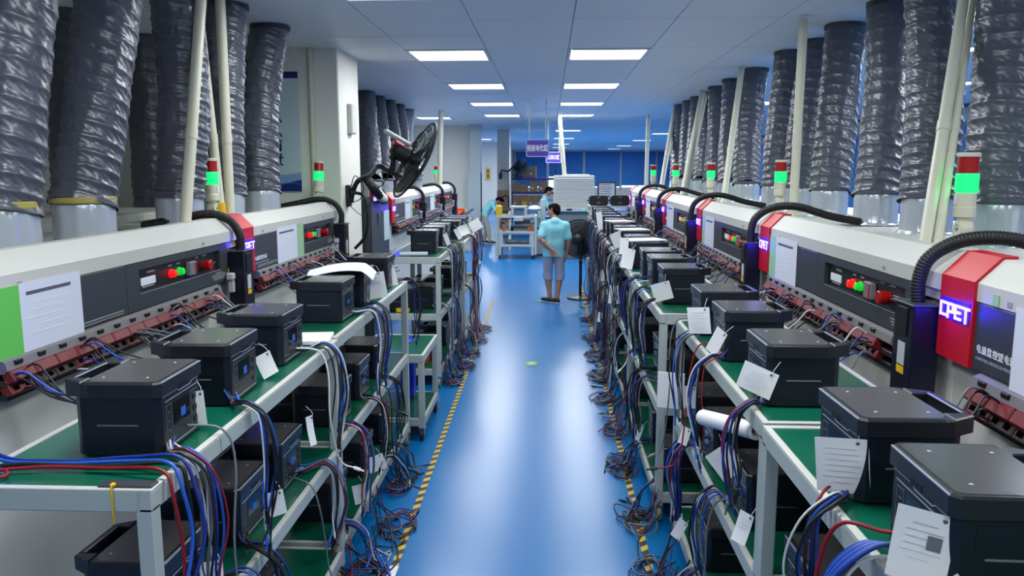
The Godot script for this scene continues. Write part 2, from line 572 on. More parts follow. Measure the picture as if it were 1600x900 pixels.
# ---------------------------------------------------------------- the shell of the hall
func shell() -> void:
	struct("floor", Buf.new().box(Vector3(2, -0.1, -28.5), Vector3(15.2, 0.2, 67)), M.floor_epoxy)
	var c := struct("ceiling", Buf.new().box(Vector3(2, CEIL + 0.13, -28.5), Vector3(15.2, 0.2, 67)), M.ceiling_grid)
	var tile := Buf.new().box(Vector3(0, 0.012, 0), Vector3(PX - 0.007, 0.024, PZ - 0.007), 0.004).mesh()
	var rest := Buf.new()
	var n := 0
	var tb := Buf.new().box(Vector3(0, 0.012, 0), Vector3(PX - 0.007, 0.024, PZ - 0.007))
	for row in range(2, -66, -1):
		for col in range(-6, 9):
			var cell := Vector2i(col, row)
			if lit_cells.has(cell):
				continue
			var p := Vector3(0.695 + col * PX, CEIL + 0.0015 * sin(col * 7.1 + row * 3.7), (row + 0.5) * PZ - 0.3)
			if row <= -6 and col >= -5 and col <= 3 and n < 298:
				var o := struct("ceiling_tile", tile, M.ceiling_white, c)
				o.position = p
				n += 1
			else:
				rest.join(tb, Transform3D(Basis.IDENTITY, p))
	var o := struct("ceiling_tile", rest, M.ceiling_white, c)
	o.set_meta("kind", "stuff")
	var h := CEIL + 0.03
	struct("wall_left", Buf.new().box(Vector3(-5.3, h / 2, -28.5), Vector3(0.2, h, 67)), M.wall_white)
	struct("wall_near", Buf.new().box(Vector3(2, h / 2, 4.6), Vector3(15, h, 0.2)), M.wall_white)
	# the wall on the right: blue blinds over a band of windows
	var wr := struct("wall_right", Buf.new().box(Vector3(9.4, 0.45, -28.5), Vector3(0.2, 0.9, 67)).box(Vector3(9.4, 3.52, -28.5), Vector3(0.2, 0.3, 67)), M.wall_white)
	var glass := Buf.new()
	for k in 22:
		var z := 3.0 - k * 3.0
		struct("mullion", Buf.new().box(Vector3(9.36, 2.13, z), Vector3(0.16, 2.5, 0.12), 0.01), M.grey_light, wr)
		struct("roller_blind", Buf.new().box(Vector3(9.34, 2.25, z - 1.5), Vector3(0.02, 2.26, 2.8)), M.blind_blue, wr)
	glass.box(Vector3(9.46, 2.13, -28.5), Vector3(0.04, 2.5, 67))
	struct("window_1", glass, M.daylight)
	# the far wall: windows with blue blinds
	var wf := struct("wall_far", Buf.new().box(Vector3(2, 0.45, -61.3), Vector3(15, 0.9, 0.2)).box(Vector3(-3.9, h / 2, -61.28), Vector3(2.6, h, 0.24)).box(Vector3(2, CEIL - 0.03, -61.3), Vector3(15, 0.12, 0.2)), M.wall_white)
	var xs := [-2.6, -0.05, 2.7, 5.5, 8.2, 9.3]
	var low := [1.0, 1.75, 1.0, 1.08, 1.0]
	for k in 5:
		var w: float = xs[k + 1] - xs[k]
		struct("roller_blind", Buf.new().box(Vector3((xs[k] + xs[k + 1]) / 2, (3.6 + low[k]) / 2, -61.16), Vector3(w - 0.14, 3.6 - low[k], 0.03)).tube(PackedVector3Array([Vector3(xs[k] + 0.07, low[k], -61.16), Vector3(xs[k + 1] - 0.07, low[k], -61.16)]), 0.025, 6), M.blind_blue, wf)
		struct("mullion", Buf.new().box(Vector3(xs[k], 2.2, -61.18), Vector3(0.13, 2.9, 0.16), 0.01), M.grey_light, wf)
	struct("window_2", Buf.new().box(Vector3(3.3, 2.25, -61.34), Vector3(12, 2.8, 0.06)), M.daylight)
	# the pillar beside the left machines, with the wall that it ends
	struct("column", Buf.new().box(Vector3(-3.86, h / 2, -9.75), Vector3(2.86, h, 0.98), 0.012), M.wall_white)
	tag(obj("conduit_pole", Buf.new().tube(PackedVector3Array([Vector3(-2.74, 0.2, -9.23), Vector3(-2.74, 3.66, -9.23)]), 0.032, 10), M.pvc), "white conduit running up the pillar wall beside the blue banner", "pipe")
	var sb := Buf.new().box(Vector3(-2.40, 2.9, -9.73), Vector3(0.07, 0.36, 0.2), 0.012)
	tag(obj("junction_box", sb, M.hood_white), "small white upright junction box on the pillar face above the wall fan", "electrical box")
	# the wall behind the left machines and the clad column at its end
	struct("wall_partition", Buf.new().box(Vector3(-3.86, h / 2, -25.6), Vector3(2.7, h, 0.16)), M.wall_white)
	var cc := struct("column", Buf.new().box(Vector3(-2.3, 2.2, -25.15), Vector3(0.36, 2.98, 0.4), 0.01).box(Vector3(-2.33, 1.45, -25.13), Vector3(0.42, 1.48, 0.46), 0.01), M.column_grey)
	struct("plinth", Buf.new().box(Vector3(-2.31, 0.355, -25.15), Vector3(0.40, 0.71, 0.42), 0.008), M.beige, cc)
	struct("wall_passage", Buf.new().box(Vector3(-3.58, h / 2, -42.1), Vector3(3.24, h, 0.2)), M.wall_white)
	struct("baseboard_passage", Buf.new().box(Vector3(-3.58, 0.06, -41.98), Vector3(3.24, 0.12, 0.02)), M.grey_light)
	struct("baseboard_left", Buf.new().box(Vector3(-5.18, 0.06, -28.5), Vector3(0.02, 0.12, 66)), M.grey_light)
	tape()

# yellow and black hazard tape on the floor, both sides of the aisle
func tape() -> void:
	for side in 2:
		var t := thing("floor_tape", ["yellow and black hazard tape on the floor along the left racks", "yellow and black hazard tape on the floor along the right racks"][side], "floor tape")
		var x0: float = [-0.885, 0.59][side]
		var x1: float = [-0.955, 0.665][side]
		var z0 := -4.3 if side == 0 else -2.2
		var z1 := -13.8 if side == 0 else -15.5
		var w := 0.045
		obj("tape", Buf.new().quad3(Vector3(x0 - w / 2, 0.0012, z0), Vector3(x0 + w / 2, 0.0012, z0), Vector3(x1 + w / 2, 0.0012, z1), Vector3(x1 - w / 2, 0.0012, z1), 0.0012), M.tape_yellow, t)
		var b := Buf.new()
		var z := z0
		while z > z1 + 0.12:
			var f := (z - z0) / (z1 - z0)
			var x := lerpf(x0, x1, f)
			b.quad3(Vector3(x - w / 2, 0.0016, z), Vector3(x + w / 2, 0.0016, z - 0.035), Vector3(x + w / 2, 0.0016, z - 0.095), Vector3(x - w / 2, 0.0016, z - 0.06), 0.0004)
			z -= 0.12
		obj("black_stripe", b, M.tape_black, t).set_meta("kind", "stuff")
		if side == 0:
			obj("torn_end", Buf.new().quad3(Vector3(x0 - 0.028, 0.0014, -4.06), Vector3(x0 + 0.024, 0.0014, -4.06), Vector3(x0 + 0.026, 0.0014, z0), Vector3(x0 - 0.026, 0.0014, z0), 0.0014), M.paper, t)
	var e := thing("exit_sticker", "green emergency exit sticker with black border stuck on the blue aisle floor", "floor sticker", Vector3(-0.183, 0, -9.21))
	obj("border", Buf.new().box(Vector3(0, 0.001, 0), Vector3(0.14, 0.002, 0.25)), M.black, e)
	obj("face", Buf.new().box(Vector3(0, 0.0022, 0), Vector3(0.118, 0.001, 0.2)), M.exit_green, e)
	obj("arrow", Buf.new().box(Vector3(-0.02, 0.003, 0.0), Vector3(0.05, 0.0008, 0.028)).tri3(Vector3(-0.02, 0.0034, 0.05), Vector3(0.045, 0.0034, 0.0), Vector3(-0.02, 0.0034, -0.05)), M.print_white, e)
	tag(obj("leaf_scrap", Buf.new().box(Vector3(-0.16, 0.004, -13.7), Vector3(0.13, 0.006, 0.05), 0.002).box(Vector3(-0.06, 0.005, -13.66), Vector3(0.09, 0.005, 0.03), 0.001), M.green_paper), "small green scrap lying on the floor beside the standing man's shoe", "scrap")

# ---------------------------------------------------------------- ducts, poles, signal towers
# a sagging film over a wire spiral, creased between the turns; hung from y = 0 up to y = high
func duct_mesh(seed_: int, high: float, radius: float, pitch: float, sway: Vector2, folds: float) -> ArrayMesh:
	var nu := 96
	var nv := int(high / pitch * 11.0)
	var p := PackedVector3Array()
	p.resize(nu * (nv + 1))
	var off := seed_ * 13.7
	for b in nv + 1:
		var f := float(b) / nv
		# the turns lie closer together at the foot, where the hose is slack
		var y := high * f
		var turn := (f * 0.84 + 0.16 * (1.0 - pow(1.0 - f, 2.2))) * high / pitch
		var low := 1.0 - smoothstep(0.0, 0.4, f)
		var ctr := Vector2(sin(f * PI) * sway.x, sin(f * PI) * sway.y)
		var ends := smoothstep(0.0, 0.03, f) * smoothstep(0.0, 0.02, 1.0 - f)
		for a in nu:
			var th := TAU * a / nu
			var ph := turn + th / TAU + 0.10 * noise.get_noise_3d(cos(th) * 1.1, y * 1.4, off + sin(th) * 1.1)
			var s := ph - floorf(ph)
			var sag := sin(PI * s)
			sag = 1.0 - pow(1.0 - sag, 1.6)
			var q := th * folds / TAU + s * 2.4 * (1.0 + 0.25 * sin(floorf(ph) * 2.3)) + floorf(ph) * 0.37 + 0.5 * noise.get_noise_3d(cos(th) * 2.0, floorf(ph) * 0.8, off + sin(th) * 2.0)
			var crease := absf(2.0 * (q - floorf(q)) - 1.0)
			var r := radius + 0.02 * noise.get_noise_3d(cos(th) * 0.9, y * 1.8, off + sin(th) * 0.9) - ends * (0.0085 + 0.006 * low) * sag + ends * sag * (0.0062 + 0.003 * low) * (crease - 0.5)
			p[b * nu + a] = Vector3(ctr.x + r * cos(-th), y, ctr.y + r * sin(-th))
	var m := Buf.new()
	m.grid(p, nu, nv + 1, true)
	return m.mesh()

func collar_mesh(radius: float) -> ArrayMesh:
	var m := Buf.new()
	var nu := 40
	var p := PackedVector3Array()
	for b in 7:
		for a in nu:
			var th := -TAU * a / nu
			var y: float = [0.0, 0.012, 0.02, 0.1, 0.19, 0.235, 0.25][b]
			var r: float = radius + [0.022, 0.02, 0.0, 0.0, 0.0, -0.002, -0.01][b] + (0.004 * sin(a * 1.9 + b) if b in [3, 4] else 0.0)
			p.append(Vector3(r * cos(th), y, r * sin(th)))
	m.grid(p, nu, 7, true)
	return m.mesh()

func ducts_and_poles() -> void:
	var roof := 1.862
	var kinds := []
	for k in 5:
		kinds.append(duct_mesh(k, 1.62, 0.172, [0.1, 0.092, 0.105, 0.1, 0.095][k], [Vector2(0.01, 0), Vector2(-0.03, 0.02), Vector2(0.02, -0.02), Vector2(0, 0.03), Vector2(-0.015, -0.02)][k], [21.0, 17.0, 23.0, 19.0, 18.0][k]))
	var smooth_kind := [duct_mesh(8, 1.62, 0.17, 0.105, Vector2(-0.05, 0.0), 3.0), duct_mesh(9, 1.62, 0.17, 0.1, Vector2(0.05, 0.02), 3.0)]
	var cm := collar_mesh(0.166)
	var band := Buf.new().lathe([Vector2(0.176, 0.0), Vector2(0.179, 0.006), Vector2(0.179, 0.03), Vector2(0.174, 0.036)], 36).mesh()
	var flange := Buf.new().lathe([Vector2(0.165, 0), Vector2(0.19, 0.005), Vector2(0.19, 0.04), Vector2(0.16, 0.045)], 36).mesh()
	# [x at the foot, z at the foot, x at the ceiling, z at the ceiling, kind, smooth]
	var right := [[2.6, -4.72, 2.72, -5.0, 0], [2.6, -5.58, 2.68, -5.95, 1], [2.62, -6.48, 2.82, -6.95, 2], [2.62, -7.55, 2.83, -8.0, 3], [2.64, -8.5, 2.9, -8.95, 4], [2.64, -9.35, 2.84, -9.75, 0], [2.64, -10.75, 2.84, -11.4, 1], [2.66, -11.9, 2.86, -12.7, 2], [2.66, -13.0, 2.86, -13.8, 3], [2.66, -13.9, 2.9, -14.75, 4], [2.66, -14.8, 2.9, -15.7, 0], [2.66, -15.6, 2.9, -16.6, 1], [2.66, -16.4, 2.9, -17.6, 2]]
	var left := [[-2.7, -3.8, -2.62, -4.12, 3], [-2.7, -4.5, -2.68, -5.0, 1], [-2.72, -5.75, -2.72, -5.85, 4, 1], [-2.72, -6.55, -2.72, -6.8, 0, 1], [-2.72, -7.45, -2.7, -7.82, 2, 1], [-2.75, -12.3, -3.3, -14.4, 0], [-2.75, -13.2, -3.33, -15.4, 1], [-2.75, -14.1, -3.3, -16.3, 2], [-2.75, -15.0, -3.3, -17.4, 3]]
	for side in 2:
		var list: Array = [left, right][side]
		for k in list.size():
			var d: Array = list[k]
			var who := "dark grey creased ventilation hose above the %s machines, %s from the camera" % [["left", "right"][side], ORD[k]]
			if side == 0 and k >= 5:
				who = "dark grey ventilation hose behind the wall fan, %s beyond the pillar" % ORD[k - 5]
			var t := thing("ventilation_duct", who, "duct", Vector3(d[0], roof, d[1]), 0.0, "black ventilation hoses on the machines")
			obj("collar", cm, M.collar, t)
			var foot := Vector3(0, 0.225, 0)
			var top := Vector3(d[2] - d[0], CEIL - 0.02 - roof, d[3] - d[1])
			var ax := (top - foot).normalized()
			var x := Vector3.UP.cross(ax)
			var q := Basis(Quaternion(Vector3.UP, ax)) if x.length() > 0.001 else Basis.IDENTITY
			q = q * Basis(Vector3.UP, k * 1.7 + side)
			q = q * Basis.from_scale(Vector3(1.08, (top - foot).length() / 1.62, 1.08))
			var h := obj("hose", smooth_kind[k % 2] if d.size() > 5 else kinds[d[4]], M.duct_film, t)
			h.transform = Transform3D(q, foot)
			var bnd := obj("clamp_band", band, M.band_yellow if side == 0 and k < 2 else M.duct_film, t)
			bnd.position = Vector3(0, 0.245, 0)
			var fl := obj("flange", flange, M.panel_grey, t)
			fl.position = top - Vector3(0, 0.028, 0)
	# the bent silver duct at the end of the left row
	var t := thing("ventilation_duct", "silver bent ventilation hose at the far end of the left machines, partly behind the fan", "duct", Vector3(-2.8, roof, -16.6))
	obj("collar", cm, M.collar, t)
	obj("hose", ring_hose(smooth([Vector3(0, 0.2, 0), Vector3(0.0, 0.45, 0.0), Vector3(-0.2, 0.8, -0.3), Vector3(-0.4, 1.2, -1.2), Vector3(-0.52, 1.79, -2.2)], 24), 0.17, 0.07), M.duct_silver, t)
	# dark hoses of the next row of machines, behind the left row
	for k in 4:
		t = thing("ventilation_duct", "dark hose of the machines behind, seen between the left hoses, %s from the camera" % ORD[k], "duct", Vector3(-4.25, 1.9, -4.3 - k * 1.35), 0.0, "hoses of the machines behind")
		obj("hose", kinds[(k + 2) % 5], M.duct_film, t).scale = Vector3(1.15, 1.09, 1.15)
	t = thing("test_machine", "low machine behind the left row, its bluish window seen between the hoses", "machine", Vector3(-4.3, 0, -6.2))
	obj("body", Buf.new().box(Vector3(0, 0.95, 0), Vector3(1.2, 1.9, 5.6), 0.02), M.body_white, t)
	obj("window_band", Buf.new().box(Vector3(0.61, 1.72, 0), Vector3(0.02, 0.2, 5.2), 0.004), M.banner_mid, t)

	# white conduits from the machine roofs to the ceiling: [foot, top, radius, label]
	var poles := [
		[Vector3(1.955, 1.866, -4.19), Vector3(2.62, 3.64, -5.30), 0.033, "thicker of two white conduits leaning beside the nearest right signal tower"],
		[Vector3(2.0, 1.866, -4.15), Vector3(2.72, 3.64, -5.40), 0.024, "thinner of two white conduits leaning beside the nearest right signal tower"],
		[Vector3(2.28, 1.87, -7.5), Vector3(2.29, 3.64, -7.52), 0.04, "upright white conduit right beside the second right signal tower"],
		[Vector3(2.2, 1.87, -10.1), Vector3(2.58, 3.64, -11.05), 0.04, "leaning white conduit between the second and third right signal towers"],
		[Vector3(2.15, 1.87, -12.85), Vector3(2.7, 3.64, -14.4), 0.05, "leaning pair-thick white conduit just past the third right signal tower"],
		[Vector3(2.22, 1.87, -13.0), Vector3(2.8, 3.64, -14.6), 0.035, "thin white conduit leaning close behind a thicker one past the third tower"],
		[Vector3(2.2, 1.87, -15.7), Vector3(2.74, 3.64, -17.7), 0.05, "leaning white conduit beside the farthest right signal towers"],
		[Vector3(2.45, 0.0, -20.2), Vector3(2.47, 3.64, -20.2), 0.05, "far upright white pole standing past the end of the right machines"],
		[Vector3(-2.5, 1.87, -5.33), Vector3(-2.5, 3.64, -5.85), 0.04, "white conduit leaning over to the others, nearest on the left machines"],
		[Vector3(-2.66, 1.87, -6.35), Vector3(-2.72, 3.64, -6.25), 0.036, "white conduit with yellow foot behind the left signal tower"],
		[Vector3(-2.62, 1.87, -6.42), Vector3(-2.6, 3.64, -6.4), 0.04, "white conduit just past the left signal tower, right of two"],
		[Vector3(-2.95, 1.87, -6.9), Vector3(-2.8, 3.64, -6.75), 0.03, "thin white conduit half hidden behind two others on the left"],
		[Vector3(-2.55, 1.87, -18.6), Vector3(-2.49, 3.64, -18.6), 0.06, "white conduit beside the wall fan at the far end of the left machines"]]
	for k in poles.size():
		var d: Array = poles[k]
		var p := thing("conduit_pole", d[3], "pipe", d[0], 0.0, "white conduits to the ceiling")
		var top: Vector3 = d[1] - d[0]
		obj("pipe", Buf.new().tube(PackedVector3Array([Vector3.ZERO, top * 0.5, top]), d[2], 14), M.pvc, p)
		var ax := top.normalized()
		obj("coupling", Buf.new().tube(PackedVector3Array([top * 0.36, top * 0.36 + ax * 0.07]), d[2] + 0.004, 14), M.pvc, p)
		if k == 9:
			obj("yellow_sleeve", Buf.new().tube(PackedVector3Array([ax * 0.05, ax * 0.16]), d[2] + 0.006, 14), M.yellow, p)

	# signal towers
	var tw := [[2.2, -4.3, "nearest green-lit red and green signal tower on the right machines, beside two leaning conduits", 0.0],
		[2.2, -7.68, "second green-lit signal tower on the right machines, beside an upright conduit", 0.0],
		[2.18, -10.84, "third green-lit signal tower from the camera on the right machines", 0.0],
		[2.15, -13.6, "fourth green-lit signal tower from the camera on the right machines", 0.0],
		[2.12, -16.3, "farthest green-lit signal tower on the right machines, beside the far pole", 0.0],
		[-2.7, -6.28, "green-lit signal tower on the left machines in front of the white conduits", 0.0],
		[-2.52, -8.6, "tilted green-lit signal tower against the pillar wall on the left", -0.16],
		[-2.72, -15.3, "green-lit signal tower seen through the wall fan", 0.0],
		[-2.68, -19.0, "small green-lit signal tower at the far end of the left machines", 0.0]]
	for k in tw.size():
		var t2 := thing("signal_tower", tw[k][2], "signal light", Vector3(tw[k][0], 1.864, tw[k][1]), PI / 2 if tw[k][0] < 0 else -PI / 2, "signal towers on the machine roofs")
		t2.rotation.x = 0.0
		t2.rotation.z = tw[k][3]
		obj("base", Buf.new().box(Vector3(0, 0.012, 0), Vector3(0.12, 0.024, 0.12), 0.006).box(Vector3(0, 0.07, 0), Vector3(0.05, 0.1, 0.03), 0.008), M.pvc, t2)
		var kn := obj("knuckle", Buf.new().lathe([Vector2(0, -0.034), Vector2(0.042, -0.034), Vector2(0.045, -0.026), Vector2(0.045, 0.026), Vector2(0.042, 0.034), Vector2(0.02, 0.034), Vector2(0.02, 0.028), Vector2(0, 0.028)], 24, Transform3D(Basis(Vector3.RIGHT, PI / 2), Vector3(0, 0.125, 0))), M.pvc, t2)
		obj("bolt", Buf.new().ball(Vector3(0, 0.125, 0.03), Vector3(0.014, 0.014, 0.008), 10), M.steel, kn)
		obj("body", Buf.new().lathe([Vector2(0, 0.155), Vector2(0.03, 0.155), Vector2(0.034, 0.18), Vector2(0.054, 0.186), Vector2(0.054, 0.235), Vector2(0.051, 0.24), Vector2(0.051, 0.31), Vector2(0.046, 0.312)], 28), M.pvc, t2)
		obj("label_sticker", Buf.new().box(Vector3(0, 0.275, 0.0515), Vector3(0.036, 0.05, 0.002)), M.print_white, t2)
		obj("green_lamp", Buf.new().lathe([Vector2(0.0, 0.313), Vector2(0.054, 0.313), Vector2(0.056, 0.318), Vector2(0.056, 0.408), Vector2(0.054, 0.413), Vector2(0, 0.413)], 28), M.lamp_green, t2)
		obj("red_lamp", Buf.new().lathe([Vector2(0.0, 0.414), Vector2(0.05, 0.414), Vector2(0.05, 0.498), Vector2(0, 0.498)], 28), M.lamp_red_dark, t2)
		obj("cap", Buf.new().lathe([Vector2(0, 0.499), Vector2(0.055, 0.499), Vector2(0.056, 0.503), Vector2(0.056, 0.515), Vector2(0.05, 0.521), Vector2(0, 0.522)], 28), M.pvc, t2)
		var l := OmniLight3D.new()
		l.name = "green_light"
		l.light_color = Color(0.1, 1.0, 0.5)
		l.light_energy = 0.022
		l.light_size = 0.03
		l.omni_range = 30.0
		l.omni_attenuation = 2.0
		l.shadow_enabled = true
		l.position = Vector3(0, 0.36, 0)
		t2.add_child(l)

# a ringed hose along a path
func ring_hose(path: PackedVector3Array, r: float, pitch: float, sides := 20) -> Buf:
	var c := Curve3D.new()
	for p in path:
		c.add_point(p)
	var len := c.get_baked_length()
	var n := int(len / pitch * 6.0)
	var pts := PackedVector3Array()
	var rad := []
	for k in n + 1:
		pts.append(c.sample_baked(len * k / n))
		rad.append(r * (1.0 + (0.05 if pitch > 0.05 else 0.035) * cos(TAU * k / 6.0)))
	return Buf.new().tube(pts, rad, sides)

# ---------------------------------------------------------------- test machines
func machine(called_label: String, at: Vector3, turn: float, len: float, paper_at: float, near: bool) -> void:
	var t := thing("test_machine", called_label, "machine", at, turn, "rows of computer controlled test machines")
	# local: x along the front in reading direction, y up, z out of the front; the panel plane is z = 0
	var to_x := Transform3D(Basis(Vector3(0, 0, -1), Vector3.UP, Vector3(1, 0, 0)), Vector3.ZERO)  # profile x -> -z, extruded along +x
	obj("cabinet_body", Buf.new().box(Vector3(len / 2, 0.86, -0.62), Vector3(len - 0.006, 1.72, 1.1), 0.006), M.body_white, t)
	obj("kick_plate", Buf.new().box(Vector3(len / 2, 0.05, -0.06), Vector3(len - 0.02, 0.1, 0.02), 0.004), M.panel_grey, t)
	obj("hood", Buf.new().prism(PackedVector2Array([Vector2(0.0, 1.776), Vector2(0.0, 1.848), Vector2(0.004, 1.853), Vector2(0.092, 1.941), Vector2(0.1, 1.944), Vector2(0.15, 1.944), Vector2(0.15, 1.862), Vector2(1.16, 1.862), Vector2(1.16, 1.722), Vector2(0.03, 1.722), Vector2(0.03, 1.776)]), 0.27, len - 0.003, to_x), M.hood_white, t)
	obj("hood_clip", Buf.new().box(Vector3(len - 0.62, 1.80, 0.002), Vector3(0.03, 0.02, 0.004), 0.001).box(Vector3(0.5, 1.80, 0.002), Vector3(0.03, 0.02, 0.004), 0.001), M.print_grey, t)
	# the red band with the lit sign
	var red := obj("red_panel", Buf.new().prism(PackedVector2Array([Vector2(-0.012, 1.50), Vector2(-0.012, 1.852), Vector2(0.086, 1.952), Vector2(0.15, 1.955), Vector2(0.15, 1.862), Vector2(0.02, 1.73), Vector2(0.02, 1.50)]), 0.0, 0.268, to_x), M.machine_red, t)
	obj("lit_sign_back", Buf.new().box(Vector3(0.134, 1.715, 0.0135), Vector3(0.236, 0.092, 0.003), 0.001), M.led_back, red)
	var sg := obj("lit_sign", glyphs(["C", "P", "E", "T"], 0.058, 0.0615, 0.0098, 0.006), M.led_violet, red)
	sg.position = Vector3(0.017, 1.742, 0.018)
	sg.scale = Vector3(1, 1.12, 1)
	var l := OmniLight3D.new()
	l.name = "sign_light"
	l.light_color = Color(0.2, 0.1, 1.0)
	l.light_energy = 0.07
	l.light_size = 0.03
	l.omni_range = 30.0
	l.omni_attenuation = 2.0
	l.shadow_enabled = true
	l.position = Vector3(0.12, 1.71, 0.06)
	red.add_child(l)
	# the panel with the machine's title
	var x1 := len - 1.62
	obj("title_panel", Buf.new().box(Vector3((0.27 + x1) / 2, 1.638, -0.012), Vector3(x1 - 0.272, 0.268, 0.024), 0.003), M.panel_grey, t)
	var g := obj("lettering", glyphs(["电", "脑", "监", "控", "型", "电", "源"], 0.031, 0.039, 0.0042, 0.0015), M.print_white, t)
	g.position = Vector3(0.30, 1.607, 0.0008)
	if near:
		lettering("COMPUTER CONTROLLED POWER SUPPLY", 0.012, M.print_grey, t, Vector3(0.298, 1.552, 0.0005))
	if at.x < 0:
		obj("trim_strip", Buf.new().box(Vector3((0.3 + x1) / 2, 1.53, 0.0008), Vector3(x1 - 0.4, 0.006, 0.0016)).box(Vector3((0.3 + x1) / 2, 1.516, 0.0008), Vector3(x1 - 0.4, 0.004, 0.0016)), M.print_grey, t)
	# the control panel: a frame round a recess
	var x2 := len - 0.23
	var a := x1 + 0.14
	var b := x2 - 0.13
	obj("control_panel", Buf.new().box(Vector3((x1 + a) / 2, 1.638, -0.012), Vector3(a - x1 - 0.002, 0.268, 0.024)).box(Vector3((b + x2) / 2, 1.638, -0.012), Vector3(x2 - b, 0.268, 0.024)).box(Vector3((a + b) / 2, 1.751, -0.012), Vector3(b - a, 0.042, 0.024)).box(Vector3((a + b) / 2, 1.5495, -0.012), Vector3(b - a, 0.091, 0.024)), M.panel_grey, t)
	var rec := obj("control_recess", Buf.new().box(Vector3((a + b) / 2, 1.662, -0.03), Vector3(b - a, 0.136, 0.012)), M.panel_dark, t)
	obj("recess_lip", Buf.new().box(Vector3((a + b) / 2, 1.593, -0.006), Vector3(b - a, 0.004, 0.014)), M.print_grey, t)
	obj("meter", Buf.new().box(Vector3(a + 0.14, 1.65, -0.022), Vector3(0.17, 0.045, 0.006), 0.001), M.print_white, rec)
	obj("fine_print", Buf.new().box(Vector3(a + 0.14, 1.618, -0.0235), Vector3(0.14, 0.008, 0.001)).box(Vector3(a + 0.18, 1.70, -0.0235), Vector3(0.09, 0.012, 0.001)).box(Vector3(a + 0.42, 1.705, -0.0235), Vector3(0.05, 0.01, 0.001)).box(Vector3(a + 0.53, 1.705, -0.0235), Vector3(0.05, 0.01, 0.001)).box(Vector3(a + 0.80, 1.715, -0.0235), Vector3(0.05, 0.01, 0.001)).box(Vector3(a + 0.92, 1.715, -0.0235), Vector3(0.07, 0.01, 0.001)), M.print_grey, rec)
	var to_z := Basis(Vector3.RIGHT, PI / 2)
	var btn := [Vector2(0, 0), Vector2(0.027, 0), Vector2(0.027, 0.012), Vector2(0.022, 0.014), Vector2(0.022, 0.034), Vector2(0.018, 0.038), Vector2(0, 0.039)]
	obj("red_lamp", Buf.new().lathe(btn, 16, Transform3D(to_z, Vector3(a + 0.42, 1.655, -0.024))), M.lamp_red, rec)
	obj("green_lamp", Buf.new().lathe(btn, 16, Transform3D(to_z, Vector3(a + 0.53, 1.655, -0.024))), M.lamp_green_small, rec)
	obj("breaker_cover", Buf.new().box(Vector3(a + 0.68, 1.655, -0.008), Vector3(0.1, 0.09, 0.032), 0.005), M.grey_mid, rec)
	obj("breaker_switch", Buf.new().box(Vector3(a + 0.71, 1.655, 0.009), Vector3(0.02, 0.075, 0.004), 0.001), M.machine_red, rec)
	obj("rotary_knob", Buf.new().lathe([Vector2(0, 0), Vector2(0.03, 0), Vector2(0.03, 0.02), Vector2(0.036, 0.022), Vector2(0.036, 0.055), Vector2(0.03, 0.06), Vector2(0, 0.06)], 14, Transform3D(to_z, Vector3(a + 0.89, 1.65, -0.024))), M.lamp_red_dark, rec)
	obj("key_switch", Buf.new().box(Vector3(a + 1.0, 1.652, -0.015), Vector3(0.1, 0.008, 0.02), 0.001).box(Vector3(a + 0.99, 1.67, -0.018), Vector3(0.07, 0.006, 0.012), 0.001), M.steel, rec)
	var fp := Buf.new()
	for k in 4:
		fp.box(Vector3(b - 0.03, 1.574 - k * 0.014, 0.0006), Vector3([0.1, 0.24, 0.22, 0.2][k], 0.006, 0.0012))
	obj("caution_print", fp, M.print_grey, t)
	var tri := Buf.new().prism(PackedVector2Array([Vector2(b + 0.11, 1.535), Vector2(b + 0.17, 1.535), Vector2(b + 0.14, 1.59)]), 0.0, 0.0016)
	obj("warning_triangle", tri, M.yellow, t)
	# the post that carries the cables down at the end of the panel
	var post := obj("cable_post", Buf.new().box(Vector3(len - 0.115, 1.22, 0.05), Vector3(0.19, 0.96, 0.12), 0.006), M.post_dark, t)
	obj("post_cap", Buf.new().box(Vector3(len - 0.115, 1.704, 0.05), Vector3(0.21, 0.01, 0.14), 0.003), M.panel_grey, post)
	obj("socket_plate", Buf.new().box(Vector3(len - 0.115, 1.62, 0.1125), Vector3(0.09, 0.13, 0.006), 0.002), M.black, post)
	obj("post_label", Buf.new().box(Vector3(len - 0.115, 1.47, 0.111), Vector3(0.07, 0.11, 0.002)), M.grey_light, post)
	obj("post_label_foot", Buf.new().box(Vector3(len - 0.115, 1.40, 0.111), Vector3(0.07, 0.04, 0.002)), M.yellow, post)
	obj("switch_lever", Buf.new().box(Vector3(len - 0.27, 1.53, 0.035), Vector3(0.06, 0.05, 0.05), 0.008).box(Vector3(len - 0.25, 1.46, 0.03), Vector3(0.035, 0.1, 0.04), 0.006), M.grey_light, t)
	var hx := len - 0.115
	obj("cable_hose", ring_hose(smooth([Vector3(hx, 1.69, 0.05), Vector3(hx, 1.80, 0.055), Vector3(hx + 0.01, 1.91, 0.02), Vector3(hx + 0.05, 1.99, -0.1), Vector3(hx + 0.1, 2.0, -0.28), Vector3(hx + 0.14, 1.93, -0.52), Vector3(hx + 0.17, 1.885, -0.75)] if at.x > 0 else [Vector3(hx, 1.69, 0.05), Vector3(hx, 1.82, 0.055), Vector3(hx - 0.01, 1.93, -0.02), Vector3(hx - 0.05, 1.975, -0.16), Vector3(hx - 0.12, 1.93, -0.4), Vector3(hx - 0.14, 1.89, -0.6)], 8), 0.031, 0.014, 14), M.black_rubber, t)
	# terminal rows under the panels
	var ta := 0.33
	var tbx := len - 0.42
	obj("terminal_cover", Buf.new().prism(PackedVector2Array([Vector2(-0.012, 1.43), Vector2(-0.03, 1.445), Vector2(-0.02, 1.482), Vector2(0.02, 1.50), Vector2(0.06, 1.50), Vector2(0.06, 1.43)]), ta, tbx, to_x), M.term_grey, t)
	var nb := int((tbx - ta) / 0.16)
